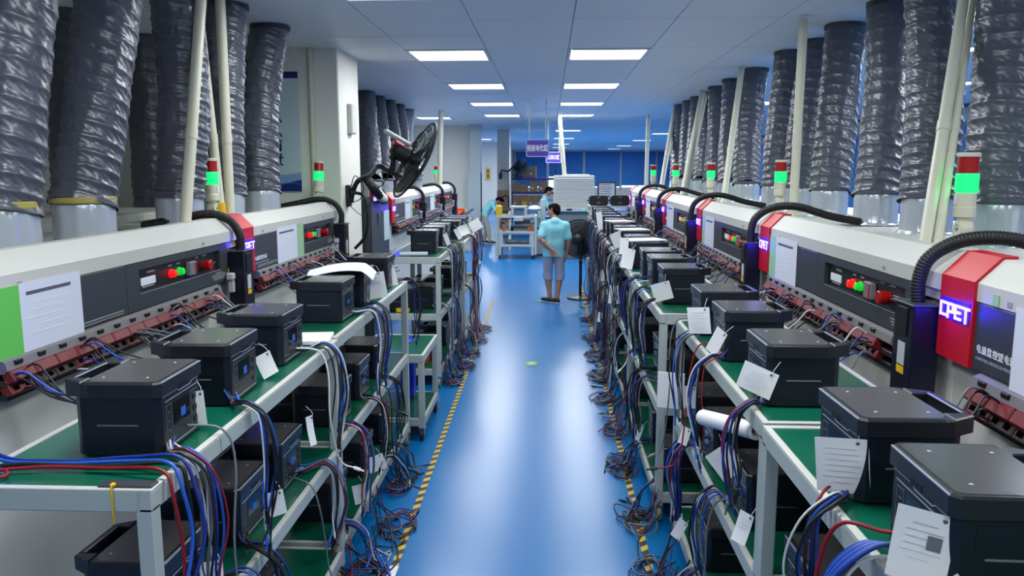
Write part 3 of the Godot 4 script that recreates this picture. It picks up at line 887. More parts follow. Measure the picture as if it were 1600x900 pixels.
	var clip_m := Buf.new().box(Vector3.ZERO, Vector3(0.05, 0.02, 0.012), 0.002).mesh()
	for k in nb:
		obj("cover_clip", clip_m, M.black, t).position = Vector3(ta + 0.08 + k * 0.16, 1.47, 0.026)
	var bm := Buf.new()
	var tr := Basis(Vector3.RIGHT, -0.5)
	bm.box(Vector3(0, 0, 0), Vector3(0.152, 0.055, 0.05), 0.006, tr)
	var blockm := bm.mesh()
	var hm := Buf.new().box(Vector3.ZERO, Vector3(0.034, 0.022, 0.004), 0.0, tr).mesh()
	for row in 2:
		obj("terminal_rail", Buf.new().box(Vector3((ta + tbx) / 2, [1.385, 1.325][row], -0.025), Vector3(tbx - ta, 0.03, 0.09), 0.004), [M.term_brown, M.black][row], t)
		for k in nb:
			var blk := obj("terminal_block", blockm, M.term_red if row == 0 or k % 3 == 0 else M.term_brown, t)
			blk.position = Vector3(ta + 0.08 + k * 0.16, [1.412, 1.352][row], [0.028, 0.012][row])
			if near and row == 1:
				for h in 2:
					obj("terminal_socket", hm, M.socket_black, blk).position = tr * Vector3(-0.038 + 0.076 * h, 0.0, 0.0255)

func machines() -> void:
	var R := -PI / 2
	var L := PI / 2
	var right := [[-3.48, 2.98, 0.61], [-6.45, 2.97, 0.27], [-9.2, 2.75, 0.3], [-12.0, 2.8, 0.3], [-14.5, 2.5, 0.3], [-16.85, 2.35, 0.3]]
	for k in right.size():
		machine("white hooded test machine with red band in the right row, %s from the camera" % ORD[k], Vector3(1.72, 0, right[k][0]), R, right[k][1], right[k][2], k < 2)
	var left := [[-2.85, 3.0, 0.5], [-5.86, 2.88, 0.83], [-11.7, 2.8, 0.3], [-14.5, 2.7, 0.3], [-17.2, 2.2, 0.3]]
	for k in left.size():
		var who := "white hooded test machine in the left row before the pillar, %s from the camera" % ORD[k]
		if k > 1:
			who = "white hooded test machine in the left row beyond the pillar, %s past it" % ORD[k - 2]
		machine(who, Vector3(-2.33, 0, left[k][0]), L, left[k][1], left[k][2], k < 2)
	# dark switch cabinet between the pillar and the next machines
	var t := thing("switch_cabinet", "tall dark grey switch cabinet with a pale notice board, just past the pillar", "cabinet", Vector3(-2.35, 0, -11.0))
	obj("body", Buf.new().box(Vector3(-0.3, 0.95, 0.05), Vector3(0.6, 1.9, 1.2), 0.012), M.panel_grey, t)
	obj("door", Buf.new().box(Vector3(0.008, 0.95, 0.05), Vector3(0.016, 1.8, 1.14), 0.004), M.panel_grey, t)
	obj("handle", Buf.new().box(Vector3(0.026, 1.62, 0.2), Vector3(0.02, 0.16, 0.03), 0.005), M.steel, t)
	obj("notice_board", Buf.new().box(Vector3(0.022, 1.5, -0.32), Vector3(0.012, 0.42, 0.36), 0.003), M.banner_pale, t)
	obj("red_panel", Buf.new().box(Vector3(0.0, 2.0, 0.45), Vector3(0.06, 0.2, 0.1), 0.01), M.machine_red, t)
	var s := obj("lit_sign", glyphs(["C", "P", "E", "T"], 0.05, 0.05, 0.012, 0.006), M.led_violet, t)
	s.transform = Transform3D(Basis(Vector3.UP, PI / 2), Vector3(0.04, 1.93, 0.56))
	obj("hose", ring_hose(smooth([Vector3(-0.05, 2.2, 0.62), Vector3(0.05, 2.05, 0.6), Vector3(0.1, 1.93, 0.4), Vector3(0.08, 1.88, 0.1), Vector3(0.0, 1.96, -0.15)], 8), 0.06, 0.05, 14), M.black_rubber, t)
	obj("white_tape", Buf.new().tube(smooth([Vector3(0.06, 2.04, 0.56), Vector3(0.1, 1.94, 0.42), Vector3(0.1, 1.9, 0.25)], 4), 0.065, 12, false), M.paper, t)

	# the notices taped over the title panels: [x plane, z centre, width, turn, green at the start, label, green colour]
	var notes := [[1.72, -3.48 + 0.55 + 0.41, 0.82, R, -1, "blank side of a white notice at the right edge, over the title panel", 0.0],
		[1.72, -6.45 + 0.27 + 0.335, 0.67, R, 0, "white notice with a green strip on the second right machine", 0.17],
		[1.72, -9.2 + 0.62, 0.62, R, 0, "white notice with a green strip on the third right machine", 0.15],
		[1.72, -12.0 + 0.75, 0.6, R, -1, "pale notice on the fourth right machine", 0.0],
		[1.72, -14.5 + 0.75, 0.55, R, -1, "pale notice on the fifth right machine", 0.0],
		[1.72, -16.85 + 0.75, 0.55, R, -1, "pale notice on the farthest right machine", 0.0],
		[-2.33, -3.405, 0.78, L, 0, "white notice with a bright green strip on the nearest left machine", 0.32],
		[-2.33, -7.05, 0.74, L, 1, "white notice with a green strip on the second left machine", 0.2],
		[-2.33, -13.15, 0.7, L, 1, "white notice with a pale green edge on the first left machine past the fan", 0.2],
		[-2.33, -15.9, 0.62, L, 1, "pale notice on the second left machine past the fan", 0.1]]
	for k in notes.size():
		var d: Array = notes[k]
		var p := thing("paper_notice", d[5], "notice", Vector3(d[0] + (0.004 if d[0] < 0 else -0.004), 1.645, d[1]), d[3], "notices taped on the machine fronts")
		var w: float = d[2]
		var gw: float = d[6]
		var x0 := -w / 2 + (gw if d[4] == 0 else 0.0)
		var x1 := w / 2 - (gw if d[4] == 1 else 0.0)
		var sheet := obj("sheet", Buf.new().box(Vector3((x0 + x1) / 2, 0, 0), Vector3(x1 - x0, 0.31, 0.003)), M.paper_blue, p)
		obj("heading", Buf.new().box(Vector3((x0 + x1) / 2 - 0.02, 0.105, 0.002), Vector3((x1 - x0) * 0.72, 0.016, 0.001)), M.print_dark, sheet)
		var lines := Buf.new()
		for q in 5:
			lines.box(Vector3((x0 + x1) / 2 - 0.03 * (q % 3), 0.06 - q * 0.035, 0.002), Vector3((x1 - x0) * (0.6 - 0.1 * (q % 2)), 0.007, 0.0008))
		obj("print_lines", lines, M.print_faint, sheet)
		if gw > 0.0:
			var gx := -w / 2 + gw / 2 if d[4] == 0 else w / 2 - gw / 2
			obj("green_strip", Buf.new().box(Vector3(gx, -0.004, -0.0002), Vector3(gw, 0.31, 0.003)), M.green_paper if k == 6 else M.green_pale, p)
	tag(obj("sticker", Buf.new().box(Vector3(1.717, 1.80, -3.07), Vector3(0.003, 0.045, 0.04)), M.green_pale), "tiny green and white sticker on the hood beside the nearest red band", "sticker")

# ---------------------------------------------------------------- racks
const SHELF := [0.19, 0.785, 1.385]

func rack(label: String, x0: float, x1: float, z0: float, z1: float, shelves: Array, called := "steel_rack", group := "three-tier green topped racks") -> void:
	var xc := (x0 + x1) / 2
	var zc := (z0 + z1) / 2
	var w := absf(x1 - x0)
	var l := absf(z1 - z0)
	var t := thing(called, label, "rack", Vector3(xc, 0, zc), 0.0, group)
	var top: float = shelves[-1]
	for sx: float in [-1.0, 1.0]:
		for sz: float in [-1.0, 1.0]:
			var p := Vector3(sx * (w / 2 - 0.025), 0, sz * (l / 2 - 0.025))
			obj("leg", Buf.new().box(p + Vector3(0, (top - 0.05 + 0.11) / 2, 0), Vector3(0.05, top - 0.16, 0.05), 0.004), M.rack_white, t)
			var c := obj("caster", Buf.new().box(p + Vector3(0, 0.108, 0), Vector3(0.06, 0.008, 0.06)).box(p + Vector3(-0.018, 0.075, 0), Vector3(0.005, 0.06, 0.035)).box(p + Vector3(0.018, 0.075, 0), Vector3(0.005, 0.06, 0.035)), M.steel, t)
			obj("wheel", Buf.new().lathe([Vector2(0, -0.014), Vector2(0.044, -0.014), Vector2(0.048, -0.008), Vector2(0.048, 0.008), Vector2(0.044, 0.014), Vector2(0, 0.014)], 20, Transform3D(Basis(Vector3(0, 0, 1), PI / 2), p + Vector3(0, 0.05, 0.012))), M.beige if called == "steel_rack" else M.black_rubber, c)
	for k in shelves.size():
		var y: float = shelves[k]
		var inx := 0.0 if k == shelves.size() - 1 else 0.0
		var b := Buf.new()
		for sx: float in [-1.0, 1.0]:
			b.box(Vector3(sx * (w / 2 - 0.02 - inx), y - 0.032, 0), Vector3(0.04, 0.064, l - (0.0 if k == shelves.size() - 1 else 0.1)), 0.004)
		for sz: float in [-1.0, 1.0]:
			b.box(Vector3(0, y - 0.032, sz * (l / 2 - 0.02)), Vector3(w - 0.08, 0.064, 0.04), 0.004)
		var f := obj("shelf_frame", b, M.rack_white, t)
		obj("edge_trim", Buf.new().box(Vector3(w / 2 - 0.012, y + 0.002, 0), Vector3(0.024, 0.008, l), 0.002).box(Vector3(-w / 2 + 0.012, y + 0.002, 0), Vector3(0.024, 0.008, l), 0.002).box(Vector3(0, y + 0.002, l / 2 - 0.012), Vector3(w - 0.048, 0.008, 0.024), 0.002).box(Vector3(0, y + 0.002, -l / 2 + 0.012), Vector3(w - 0.048, 0.008, 0.024), 0.002), M.hood_white, f)
		obj("green_mat", Buf.new().box(Vector3(0, y - 0.003, 0), Vector3(w - 0.05, 0.012, l - 0.05), 0.002), M.mat_green, t)

func racks() -> void:
	var L := [[-1.73, -1.13, -2.10, -4.13], [-1.75, -1.15, -4.18, -6.38], [-1.72, -1.12, -8.13, -9.8], [-1.65, -1.05, -9.85, -11.55]]
	var ln := ["nearest white rack on the left, its bare green corner showing at the front", "second white rack on the left, ending at the empty trolley", "third white rack on the left, its open end facing the camera behind the trolley", "farthest white rack on the left, near the bending worker"]
	for k in L.size():
		rack(ln[k], L[k][0], L[k][1], L[k][2], L[k][3], SHELF)
	var Rr := [[0.775, 1.385, -0.78, -2.77], [0.785, 1.395, -2.80, -4.78], [0.715, 1.325, -4.97, -6.95], [0.73, 1.34, -7.0, -8.98], [0.74, 1.35, -9.03, -11.0], [0.76, 1.37, -11.05, -13.0], [0.8, 1.41, -13.05, -15.0]]
	for k in Rr.size():
		rack("white rack with green mats full of power stations on the right, %s from the camera" % ORD[k], Rr[k][0], Rr[k][1], Rr[k][2], Rr[k][3], SHELF)
	rack("low white trolley with an empty green top between the left racks", -1.62, -1.04, -6.45, -7.3, [0.19, 0.744], "trolley", "")

# ---------------------------------------------------------------- power stations
# local: x along the rack, z towards the aisle, y up
func make_unit() -> Node3D:
	var t := thing("power_station", "black power station", "power station")
	obj("body", Buf.new().slab(rect(-0.158, -0.125, 0.158, 0.125, 0.02), 0.006, 0.2), M.unit_body, t)
	obj("foot_skirt", Buf.new().slab(rect(-0.145, -0.112, 0.145, 0.112, 0.02), 0.0, 0.012), M.black, t)
	# the lid: a plate and, behind it, the grip with its slot (plan y is away from the aisle)
	var lid := Buf.new()
	lid.slab(PackedVector2Array([Vector2(-0.15, -0.132), Vector2(0.15, -0.132), Vector2(0.168, -0.114), Vector2(0.168, 0.075), Vector2(0.16, 0.1), Vector2(-0.16, 0.1), Vector2(-0.168, 0.075), Vector2(-0.168, -0.114)]), 0.196, 0.245, 0.006)
	for s: float in [-1.0, 1.0]:
		lid.slab(PackedVector2Array([Vector2(s * 0.095, 0.1), Vector2(s * 0.16, 0.1), Vector2(s * 0.118, 0.165), Vector2(s * 0.1, 0.165)]), 0.196, 0.245, 0.004)
	lid.slab(PackedVector2Array([Vector2(-0.1, 0.145), Vector2(0.1, 0.145), Vector2(0.1, 0.165), Vector2(-0.1, 0.165)]), 0.196, 0.245, 0.004)
	lid.slab(PackedVector2Array([Vector2(-0.1, 0.1), Vector2(0.1, 0.1), Vector2(0.1, 0.146), Vector2(-0.1, 0.146)]), 0.196, 0.206)
	var lo := obj("lid", lid, M.unit_lid, t)
	obj("top_plate", Buf.new().slab(PackedVector2Array([Vector2(-0.142, -0.116), Vector2(0.142, -0.116), Vector2(0.152, -0.1), Vector2(0.152, 0.07), Vector2(0.12, 0.092), Vector2(-0.12, 0.092), Vector2(-0.152, 0.07), Vector2(-0.152, -0.1)]), 0.2445, 0.2462), M.unit_top, lo)
	obj("grip_edge", Buf.new().box(Vector3(0, 0.2455, -0.1435), Vector3(0.19, 0.003, 0.004)), M.unit_line, lo)
	obj("screw", Buf.new().ball(Vector3(-0.1, 0.2462, 0.07), Vector3(0.005, 0.002, 0.005), 8).ball(Vector3(0.1, 0.2462, 0.07), Vector3(0.005, 0.002, 0.005), 8).ball(Vector3(-0.1, 0.2462, -0.06), Vector3(0.005, 0.002, 0.005), 8).ball(Vector3(0.1, 0.2462, -0.06), Vector3(0.005, 0.002, 0.005), 8), M.unit_line, lo)
	var z := 0.1258
	var b := Buf.new()
	var seg := func(x0: float, y0: float, x1: float, y1: float):
		b.bar(Vector3(x0, y0, z), Vector3(x1, y1, z), 0.0022, 0.0022)
	for q in [[-0.136, 0.19, -0.03, 0.19], [-0.02, 0.182, 0.07, 0.182], [0.085, 0.19, 0.136, 0.19], [-0.03, 0.19, -0.02, 0.182], [0.07, 0.182, 0.085, 0.19]]:
		seg.call(q[0], q[1], q[2], q[3])
	obj("trim_line", b, M.unit_line, t)
	obj("lid_edge_line", Buf.new().bar(Vector3(-0.15, 0.2415, 0.1305), Vector3(0.15, 0.2415, 0.1305), 0.003, 0.003), M.unit_line, t)
	obj("trim_line", Buf.new().bar(Vector3(-0.12, 0.170, z), Vector3(0.125, 0.170, z), 0.0022, 0.0022), M.unit_line, t)
	obj("trim_line", Buf.new().bar(Vector3(-0.12, 0.018, z), Vector3(0.12, 0.018, z), 0.0022, 0.0022), M.unit_line, t)
	b = Buf.new()
	for q in [[-0.115, 0.155, -0.115, 0.04], [-0.075, 0.155, -0.075, 0.04], [-0.115, 0.155, -0.075, 0.155], [-0.115, 0.04, -0.075, 0.04], [0.07, 0.155, 0.07, 0.04], [0.125, 0.155, 0.125, 0.04], [0.07, 0.155, 0.125, 0.155], [0.07, 0.04, 0.125, 0.04], [-0.106, 0.13, -0.086, 0.13], [-0.106, 0.1, -0.086, 0.1], [-0.106, 0.07, -0.086, 0.07]]:
		b.bar(Vector3(q[0], q[1], z - 0.0006), Vector3(q[2], q[3], z - 0.0006), 0.0016, 0.0016)
	obj("outlet_outline", b, M.grey_mid, t)
	var sc := obj("screen", Buf.new().box(Vector3(-0.005, 0.115, z - 0.0006), Vector3(0.12, 0.075, 0.002)), M.unit_screen, t)
	obj("logo", Buf.new().box(Vector3(0.005, 0.105, z + 0.0006), Vector3(0.034, 0.03, 0.001)), M.unit_logo, sc)
	obj("label_patch", Buf.new().box(Vector3(0.0, 0.203, 0.1325), Vector3(0.06, 0.018, 0.001)), M.black, t)
	var sk := Buf.new().box(Vector3(0.098, 0, z), Vector3(0.026, 0.02, 0.003), 0.001).mesh()
	for y: float in [0.13, 0.09, 0.05]:
		obj("socket", sk, M.black, t).position.y = y
	for s: float in [-1.0, 1.0]:
		obj("side_groove", Buf.new().box(Vector3(s * 0.1585, 0.105, 0.0), Vector3(0.002, 0.005, 0.12)), M.grey_mid, t)
		obj("side_panel", Buf.new().box(Vector3(s * 0.1582, 0.15, 0.0), Vector3(0.0016, 0.06, 0.16)), M.unit_body, t)
	return t

var spots := []  # [x of the front, y of the shelf, z, side, tier]

func power_stations() -> void:
	var proto := make_unit()
	for c in proto.get_children():
		c.scale.z = 1.1
	var n := 0
	# tier, side: z places
	var tops := [[-2.51, -3.06, -3.68, -4.74, -5.3, -6.08, -8.68, -9.25, -9.7, -10.35, -10.9, -11.3], [-1.74, -2.25, -3.15, -3.87, -4.47, -5.5, -6.12, -6.66, -7.4, -8.05, -8.7, -9.4, -10.1, -10.8, -11.5, -12.2, -12.9, -13.6, -14.3]]
	var mids := [[-2.5, -3.1, -3.62, -4.6, -5.15, -5.7, -8.6, -9.3, -10.2, -10.9], [-1.95, -2.5, -3.35, -4.0, -4.5, -5.4, -6.0, -6.6, -7.4, -8.1, -8.8, -9.5, -10.3, -11.2, -12.2, -13.4]]
	var lows := [[-2.7, -3.35, -4.6, -5.3, -5.95, -8.7, -9.4, -10.4], [-2.6, -3.3, -4.1, -5.3, -6.1, -7.3, -8.2, -9.4, -10.4]]
	var tiers := [tops, mids, lows]
	var tn := ["upper", "middle", "lowest"]
	for tier in 3:
		for side in 2:
			var list: Array = tiers[tier][side]
			for k in list.size():
				var z: float = list[k]
				var xf := -1.235 if side == 0 else 0.855
				if side == 0 and z < -9.8:
					xf = -1.17
				if side == 1 and z < -4.9:
					xf = 0.80
				if tier > 0:
					xf += rr(-0.05, 0.01) * (1 if side == 0 else -1)
				var s := -1.0 if side == 1 else 1.0
				var at := Vector3(xf - s * 0.127, SHELF[2 - tier] + 0.006, z)
				var label := "black power station on the %s shelf of the %s racks, %s from the camera" % [tn[tier], ["left", "right"][side], ORD[k]]
				var turn := (PI / 2 if side == 0 else -PI / 2) + rr(-0.03, 0.03)
				if n == 0:
					proto.position = at
					proto.rotation.y = turn
					tag(proto, label, "power station", "black power stations under test")
				else:
					dup(proto, "power_station", label, "power station", at, turn, "black power stations under test")
				n += 1
				spots.append([xf, SHELF[2 - tier], z, side, tier])

# the power stations of the rear rows, seen through the racks' open ends
func rear_stations() -> void:
	var proto: Node3D = get_node("power_station")
	for q in [[-1.6, 1, -3.3, "rear black power station inside the first left rack, middle shelf"], [-1.57, 1, -8.42, "rear black power station in the open end of the third left rack, middle shelf"], [-1.57, 0, -8.5, "rear black power station in the open end of the third left rack, lowest shelf"], [-1.57, 1, -9.0, "second rear black power station in the third left rack, middle shelf"], [-1.6, 0, -3.0, "rear black power station on the lowest shelf of the first left rack"], [-1.6, 1, -4.7, "rear black power station in the second left rack, middle shelf"], [1.2, 1, -5.3, "rear black power station behind the right rack legs, middle shelf"], [1.2, 0, -5.3, "rear black power station behind the right rack legs, lowest shelf"], [1.23, 1, -3.3, "rear black power station in the second right rack, middle shelf"], [1.23, 1, -2.4, "rear black power station in the nearest right rack, middle shelf"], [1.23, 0, -3.3, "rear black power station in the second right rack, lowest shelf"]]:
		dup(proto, "power_station", q[3], "power station", Vector3(q[0], SHELF[q[1]] + 0.006, q[2]), PI / 2 if q[0] < 0 else -PI / 2, "black power stations under test")

# ---------------------------------------------------------------- cables
const WIRES := ["blue", "blue", "light", "red", "black", "black", "grey", "white"]
const WNAME := {"blue": "blue_cable", "light": "light_blue_cable", "red": "red_cable", "black": "black_cable", "grey": "grey_cable", "white": "white_cable"}
var plug_mesh: ArrayMesh
var clip_mesh: ArrayMesh

func wire(t: Node3D, color: String, pts: Array, r: float, plug := 0, sub := 5, sides := 6) -> void:
	var p := smooth(pts, sub)
	var o := obj(WNAME[color], Buf.new().tube(p, r, sides), M["wire_" + color], t)
	if plug > 0:
		var e := obj("connector", plug_mesh if plug == 1 else clip_mesh, M.plug_black if color in ["black", "red"] else M["wire_" + color], o)
		var d := (p[-1] - p[-2]).normalized()
		var x := (Vector3.RIGHT if absf(d.x) < 0.9 else Vector3.UP).cross(d).normalized()
		e.transform = Transform3D(Basis(x, d.cross(x), d), p[-1])

func cables() -> void:
	plug_mesh = Buf.new().box(Vector3(0, 0, 0.02), Vector3(0.018, 0.013, 0.04), 0.003).box(Vector3(0, 0, 0.05), Vector3(0.01, 0.007, 0.02), 0.002).mesh()
	clip_mesh = Buf.new().box(Vector3(0, 0, 0.012), Vector3(0.011, 0.009, 0.03), 0.002).mesh()
	rng.seed = 21
	var cn := {}
	# from each power station over the shelf edge
	for q in spots:
		var side: int = q[3]
		var tier: int = q[4]
		var s := -1.0 if side == 1 else 1.0   # towards the aisle
		var xf: float = q[0]
		var y: float = q[1]
		var z: float = q[2]
		var edge := -1.125 if side == 0 else 0.775
		if side == 0 and z < -9.8:
			edge = -1.045
		if side == 1:
			edge = 0.772 if z > -2.79 else 0.78 if z > -4.8 else 0.71 if z > -6.97 else 0.725 if z > -9.0 else 0.735 if z > -11.02 else 0.755 if z > -13.0 else 0.795
		var key := "%d%d" % [side, tier]
		cn[key] = cn.get(key, -1) + 1
		var who := "%s shelf's cable bundle over the edge of the %s racks, %s from the camera" % [["upper", "middle", "lowest"][tier], ["left", "right"][side], ORD[cn[key]]]
		var t := thing("cable_bundle", who, "cables", Vector3(edge, y, z), 0.0, "cable bundles hanging over the rack shelves")
		var n := 8 if z > -4.9 else 6
		if side == 1 and z < -4.9:
			n = 7
		var far := z < -8.0
		var drop := rr(0.36, 0.5)
		if far:
			drop = rr(0.42, 0.58)
		if tier == 2:
			drop = y - 0.03
		var zs := (rr(0.17, 0.24)) * (1.0 if rng.randf() < 0.75 else -1.0)
		for k in n:
			var c: String = WIRES[rng.randi() % WIRES.size()]
			if z < -4.9 and rng.randf() < 0.68:
				c = ["black", "black", "grey", "blue", "black"][rng.randi() % 5]
			if c == "red" and (k < n - 3 or z < -7.0 and rng.randf() < 0.6):
				c = "blue" if k % 2 else "black"
			var r := 0.0042 if c in ["blue", "light", "black"] else 0.0034
			if k == 0:
				r = 0.0055
			var dz := zs + rr(-0.035, 0.035)
			var out := rr(0.015, 0.085)
			var e := drop * rr(0.8, 1.1)
			var x0 := xf - edge
			var pts := [Vector3(x0 - s * 0.01, 0.03 + rr(0.0, 0.05), dz * 0.3 + rr(-0.1, 0.1)),
				Vector3(x0 + s * 0.03, 0.018 + rr(0, 0.015), dz * 0.7 + rr(-0.03, 0.03)),
				Vector3(s * 0.0, 0.018 + out * 0.4, dz),
				Vector3(s * (0.025 + out * 0.7), -0.02, dz + rr(-0.01, 0.01)),
				Vector3(s * (0.03 + out), -e * 0.4, dz + rr(-0.03, 0.03)),
				Vector3(s * (0.02 + out * 0.8), -e * 0.75, dz + rr(-0.03, 0.03)),
				Vector3(s * (0.015 + out * 0.4 + rr(-0.0, 0.03)), -e, dz + rr(-0.05, 0.05))]
			if tier == 2:
				pts[5] = Vector3(s * (0.05 + out), -drop + 0.02, dz + rr(-0.05, 0.05))
				pts[6] = Vector3(s * (0.05 + out + rr(0.0, 0.1)), -drop + 0.008, dz + rr(-0.2, 0.2))
			wire(t, c, pts, r, 1 + k % 2 if k % 3 != 2 else 0, 4 if far else 6, 5 if far else 7)
		# now and then a long lead down to the floor, or a coil lying on the mat
		if tier < 2 and (far or rng.randf() < 0.5):
			for k in (3 if far else 1):
				var c: String = ["black", "grey", "black", "red", "white", "grey"][rng.randi() % 6]
				var dz := rr(-0.2, 0.2)
				var lo := -y + 0.012 if far else -drop - rr(0.1, 0.35)
				wire(t, c, [Vector3(xf - edge, 0.05, dz * 0.5), Vector3(s * 0.005, 0.025, dz), Vector3(s * 0.045, -0.1, dz), Vector3(s * 0.05, lo * 0.5, dz + rr(-0.06, 0.06)), Vector3(s * (0.05 + rr(0, 0.04)), lo + 0.06, dz + rr(-0.06, 0.06)), Vector3(s * (0.07 + rr(0.0, 0.15)), lo, dz + rr(-0.12, 0.12))], 0.0045, 1, 5, 5)
	# between the machines' terminal rows and the power stations
	var mods := [[-1, -3.0, -5.4], [-1, -6.2, -8.4], [-1, -12.0, -14.2], [-1, -14.8, -17.0], [1, -0.9, -3.2], [1, -3.9, -6.1], [1, -6.9, -8.9], [1, -9.6, -11.7], [1, -12.3, -14.2], [1, -14.8, -16.6]]
	var mk := [0, 0]
	for m in mods:
		var sd: float = m[0]
		var g := 5
		for k in g:
			var z: float = lerpf(m[1], m[2], (k + 0.5) / g)
			var i := 0 if sd < 0 else 1
			var t := thing("cable_bundle", "cables looping from the %s machines' terminals to the racks, %s from the camera" % [["left", "right"][i], ORD[mk[i]]], "cables", Vector3(sd * (2.3 if sd < 0 else 1.69), 1.36, z), 0.0, "cables from the terminal rows")
			mk[i] += 1
			var tx := (2.3 - 1.62) if sd < 0 else (1.69 - 1.2)
			for w in (7 if z > -9 else 6):
				var c: String = ["blue", "black", "white", "black", "black", "light", "black", "grey", "black"][rng.randi() % 9] if sd < 0 or z > -7 else ["black", "black", "grey", "blue", "black"][rng.randi() % 5]
				var z0 := rr(-0.06, 0.06)
				var z1 := z0 + rr(-0.18, 0.18)
				var y0: float = [0.04, -0.03][w % 2]
				var endy := rr(0.05, 0.12) if rng.randf() < 0.6 else rr(-0.2, 0.0)
				var reach := tx * rr(0.9, 1.1)
				var px := -sd
				wire(t, c, [Vector3(px * -0.03, y0, z0), Vector3(px * 0.06, y0 + rr(0.0, 0.09), z0), Vector3(px * tx * 0.3, y0 - rr(0.0, 0.08), lerpf(z0, z1, 0.35)), Vector3(px * tx * 0.65, minf(y0, endy) - rr(0.02, 0.1), lerpf(z0, z1, 0.7)), Vector3(px * reach, endy, z1)], 0.0045, 0, 6, 6)
	# what lies on the bare corner of the nearest left rack, and what hangs from it
	var t := thing("cable_bundle", "blue and red cables lying across the bare green corner of the nearest left rack", "cables", Vector3(-1.43, 1.395, -2.2), 0.0)
	wire(t, "light", [Vector3(-0.55, 0.16, -0.2), Vector3(-0.3, 0.03, -0.07), Vector3(-0.1, 0.012, -0.05), Vector3(0.15, 0.02, -0.06), Vector3(0.3, 0.03, -0.02), Vector3(0.345, -0.05, 0.0), Vector3(0.36, -0.2, -0.01), Vector3(0.345, -0.36, 0.03)], 0.006, 1, 8, 8)
	wire(t, "blue", [Vector3(-0.55, 0.2, -0.25), Vector3(-0.3, 0.035, -0.09), Vector3(-0.08, 0.016, -0.06), Vector3(0.16, 0.03, -0.07), Vector3(0.31, 0.035, -0.06), Vector3(0.36, -0.06, -0.05), Vector3(0.385, -0.2, -0.04), Vector3(0.36, -0.34, 0.0)], 0.006, 1, 8, 8)
	wire(t, "red", [Vector3(-0.6, 0.17, -0.12), Vector3(-0.32, 0.03, -0.02), Vector3(-0.2, 0.008, 0.0), Vector3(-0.17, 0.008, 0.05), Vector3(-0.24, 0.008, 0.06), Vector3(-0.26, 0.008, 0.02), Vector3(-0.1, 0.012, -0.02), Vector3(0.1, 0.012, -0.02), Vector3(0.29, 0.022, 0.015), Vector3(0.33, -0.06, 0.03), Vector3(0.34, -0.25, 0.01), Vector3(0.33, -0.42, 0.02)], 0.0055, 0, 8, 8)
	wire(t, "black", [Vector3(-0.6, 0.3, -0.35), Vector3(-0.45, 0.12, -0.15), Vector3(-0.3, 0.02, -0.03), Vector3(-0.15, 0.012, -0.04), Vector3(0.1, 0.014, -0.03), Vector3(0.3, 0.025, -0.03), Vector3(0.35, -0.05, -0.02), Vector3(0.36, -0.5, -0.03), Vector3(0.35, -0.75, -0.02)], 0.007, 1, 8, 8)
	# fat blue bundle of the nearest right power station
	t = thing("cable_bundle", "fat bundle of bright blue cables arching over the edge of the nearest right rack", "cables", Vector3(0.77, 1.385, -1.72))
	for k in 7:
		var j := (k - 3) * 0.012
		wire(t, "light" if k % 2 else "blue", [Vector3(0.1, 0.03 + 0.01 * (k % 3), -0.02 + j), Vector3(0.05, 0.035 + 0.006 * k, -0.03 + j), Vector3(-0.02, 0.035 + 0.004 * k, -0.05 + j), Vector3(-0.08 - 0.004 * k, -0.05, -0.08 + j), Vector3(-0.11 - 0.004 * k, -0.2, -0.09 + j), Vector3(-0.11, -0.36 - 0.01 * k, -0.08 + j), Vector3(-0.09, -0.46 - 0.012 * (k % 4), -0.06 + j)], 0.0055, 1, 8, 8)
	wire(t, "red", [Vector3(0.11, 0.05, -0.1), Vector3(0.04, 0.05, -0.12), Vector3(-0.04, 0.05, -0.16), Vector3(-0.07, -0.05, -0.2), Vector3(-0.08, -0.22, -0.21), Vector3(-0.08, -0.5, -0.2)], 0.0055, 0, 8, 8)
	wire(t, "white", [Vector3(0.1, 0.03, 0.02), Vector3(0.0, 0.03, -0.03), Vector3(-0.06, -0.04, -0.06), Vector3(-0.1, -0.2, -0.07), Vector3(-0.09, -0.4, -0.05)], 0.0045, 2, 8, 8)
	# tangles on the floor
	var tang := [[0.60, -2.9, 0.1], [0.66, -3.5, 0.16], [0.62, -4.2, 0.16], [0.62, -5.0, 0.16], [0.60, -5.9, 0.16], [0.60, -6.8, 0.17], [0.60, -7.7, 0.17], [0.6, -8.6, 0.18], [0.62, -9.6, 0.18], [0.63, -10.7, 0.18], [0.66, -12.0, 0.18], [-1.06, -4.15, 0.2], [-1.0, -4.75, 0.16], [-1.08, -5.5, 0.14], [-1.02, -8.35, 0.14], [-0.98, -8.9, 0.17], [-0.97, -9.6, 0.17], [-0.95, -10.4, 0.17], [-0.95, -11.2, 0.15]]
	var tk := [0, 0]
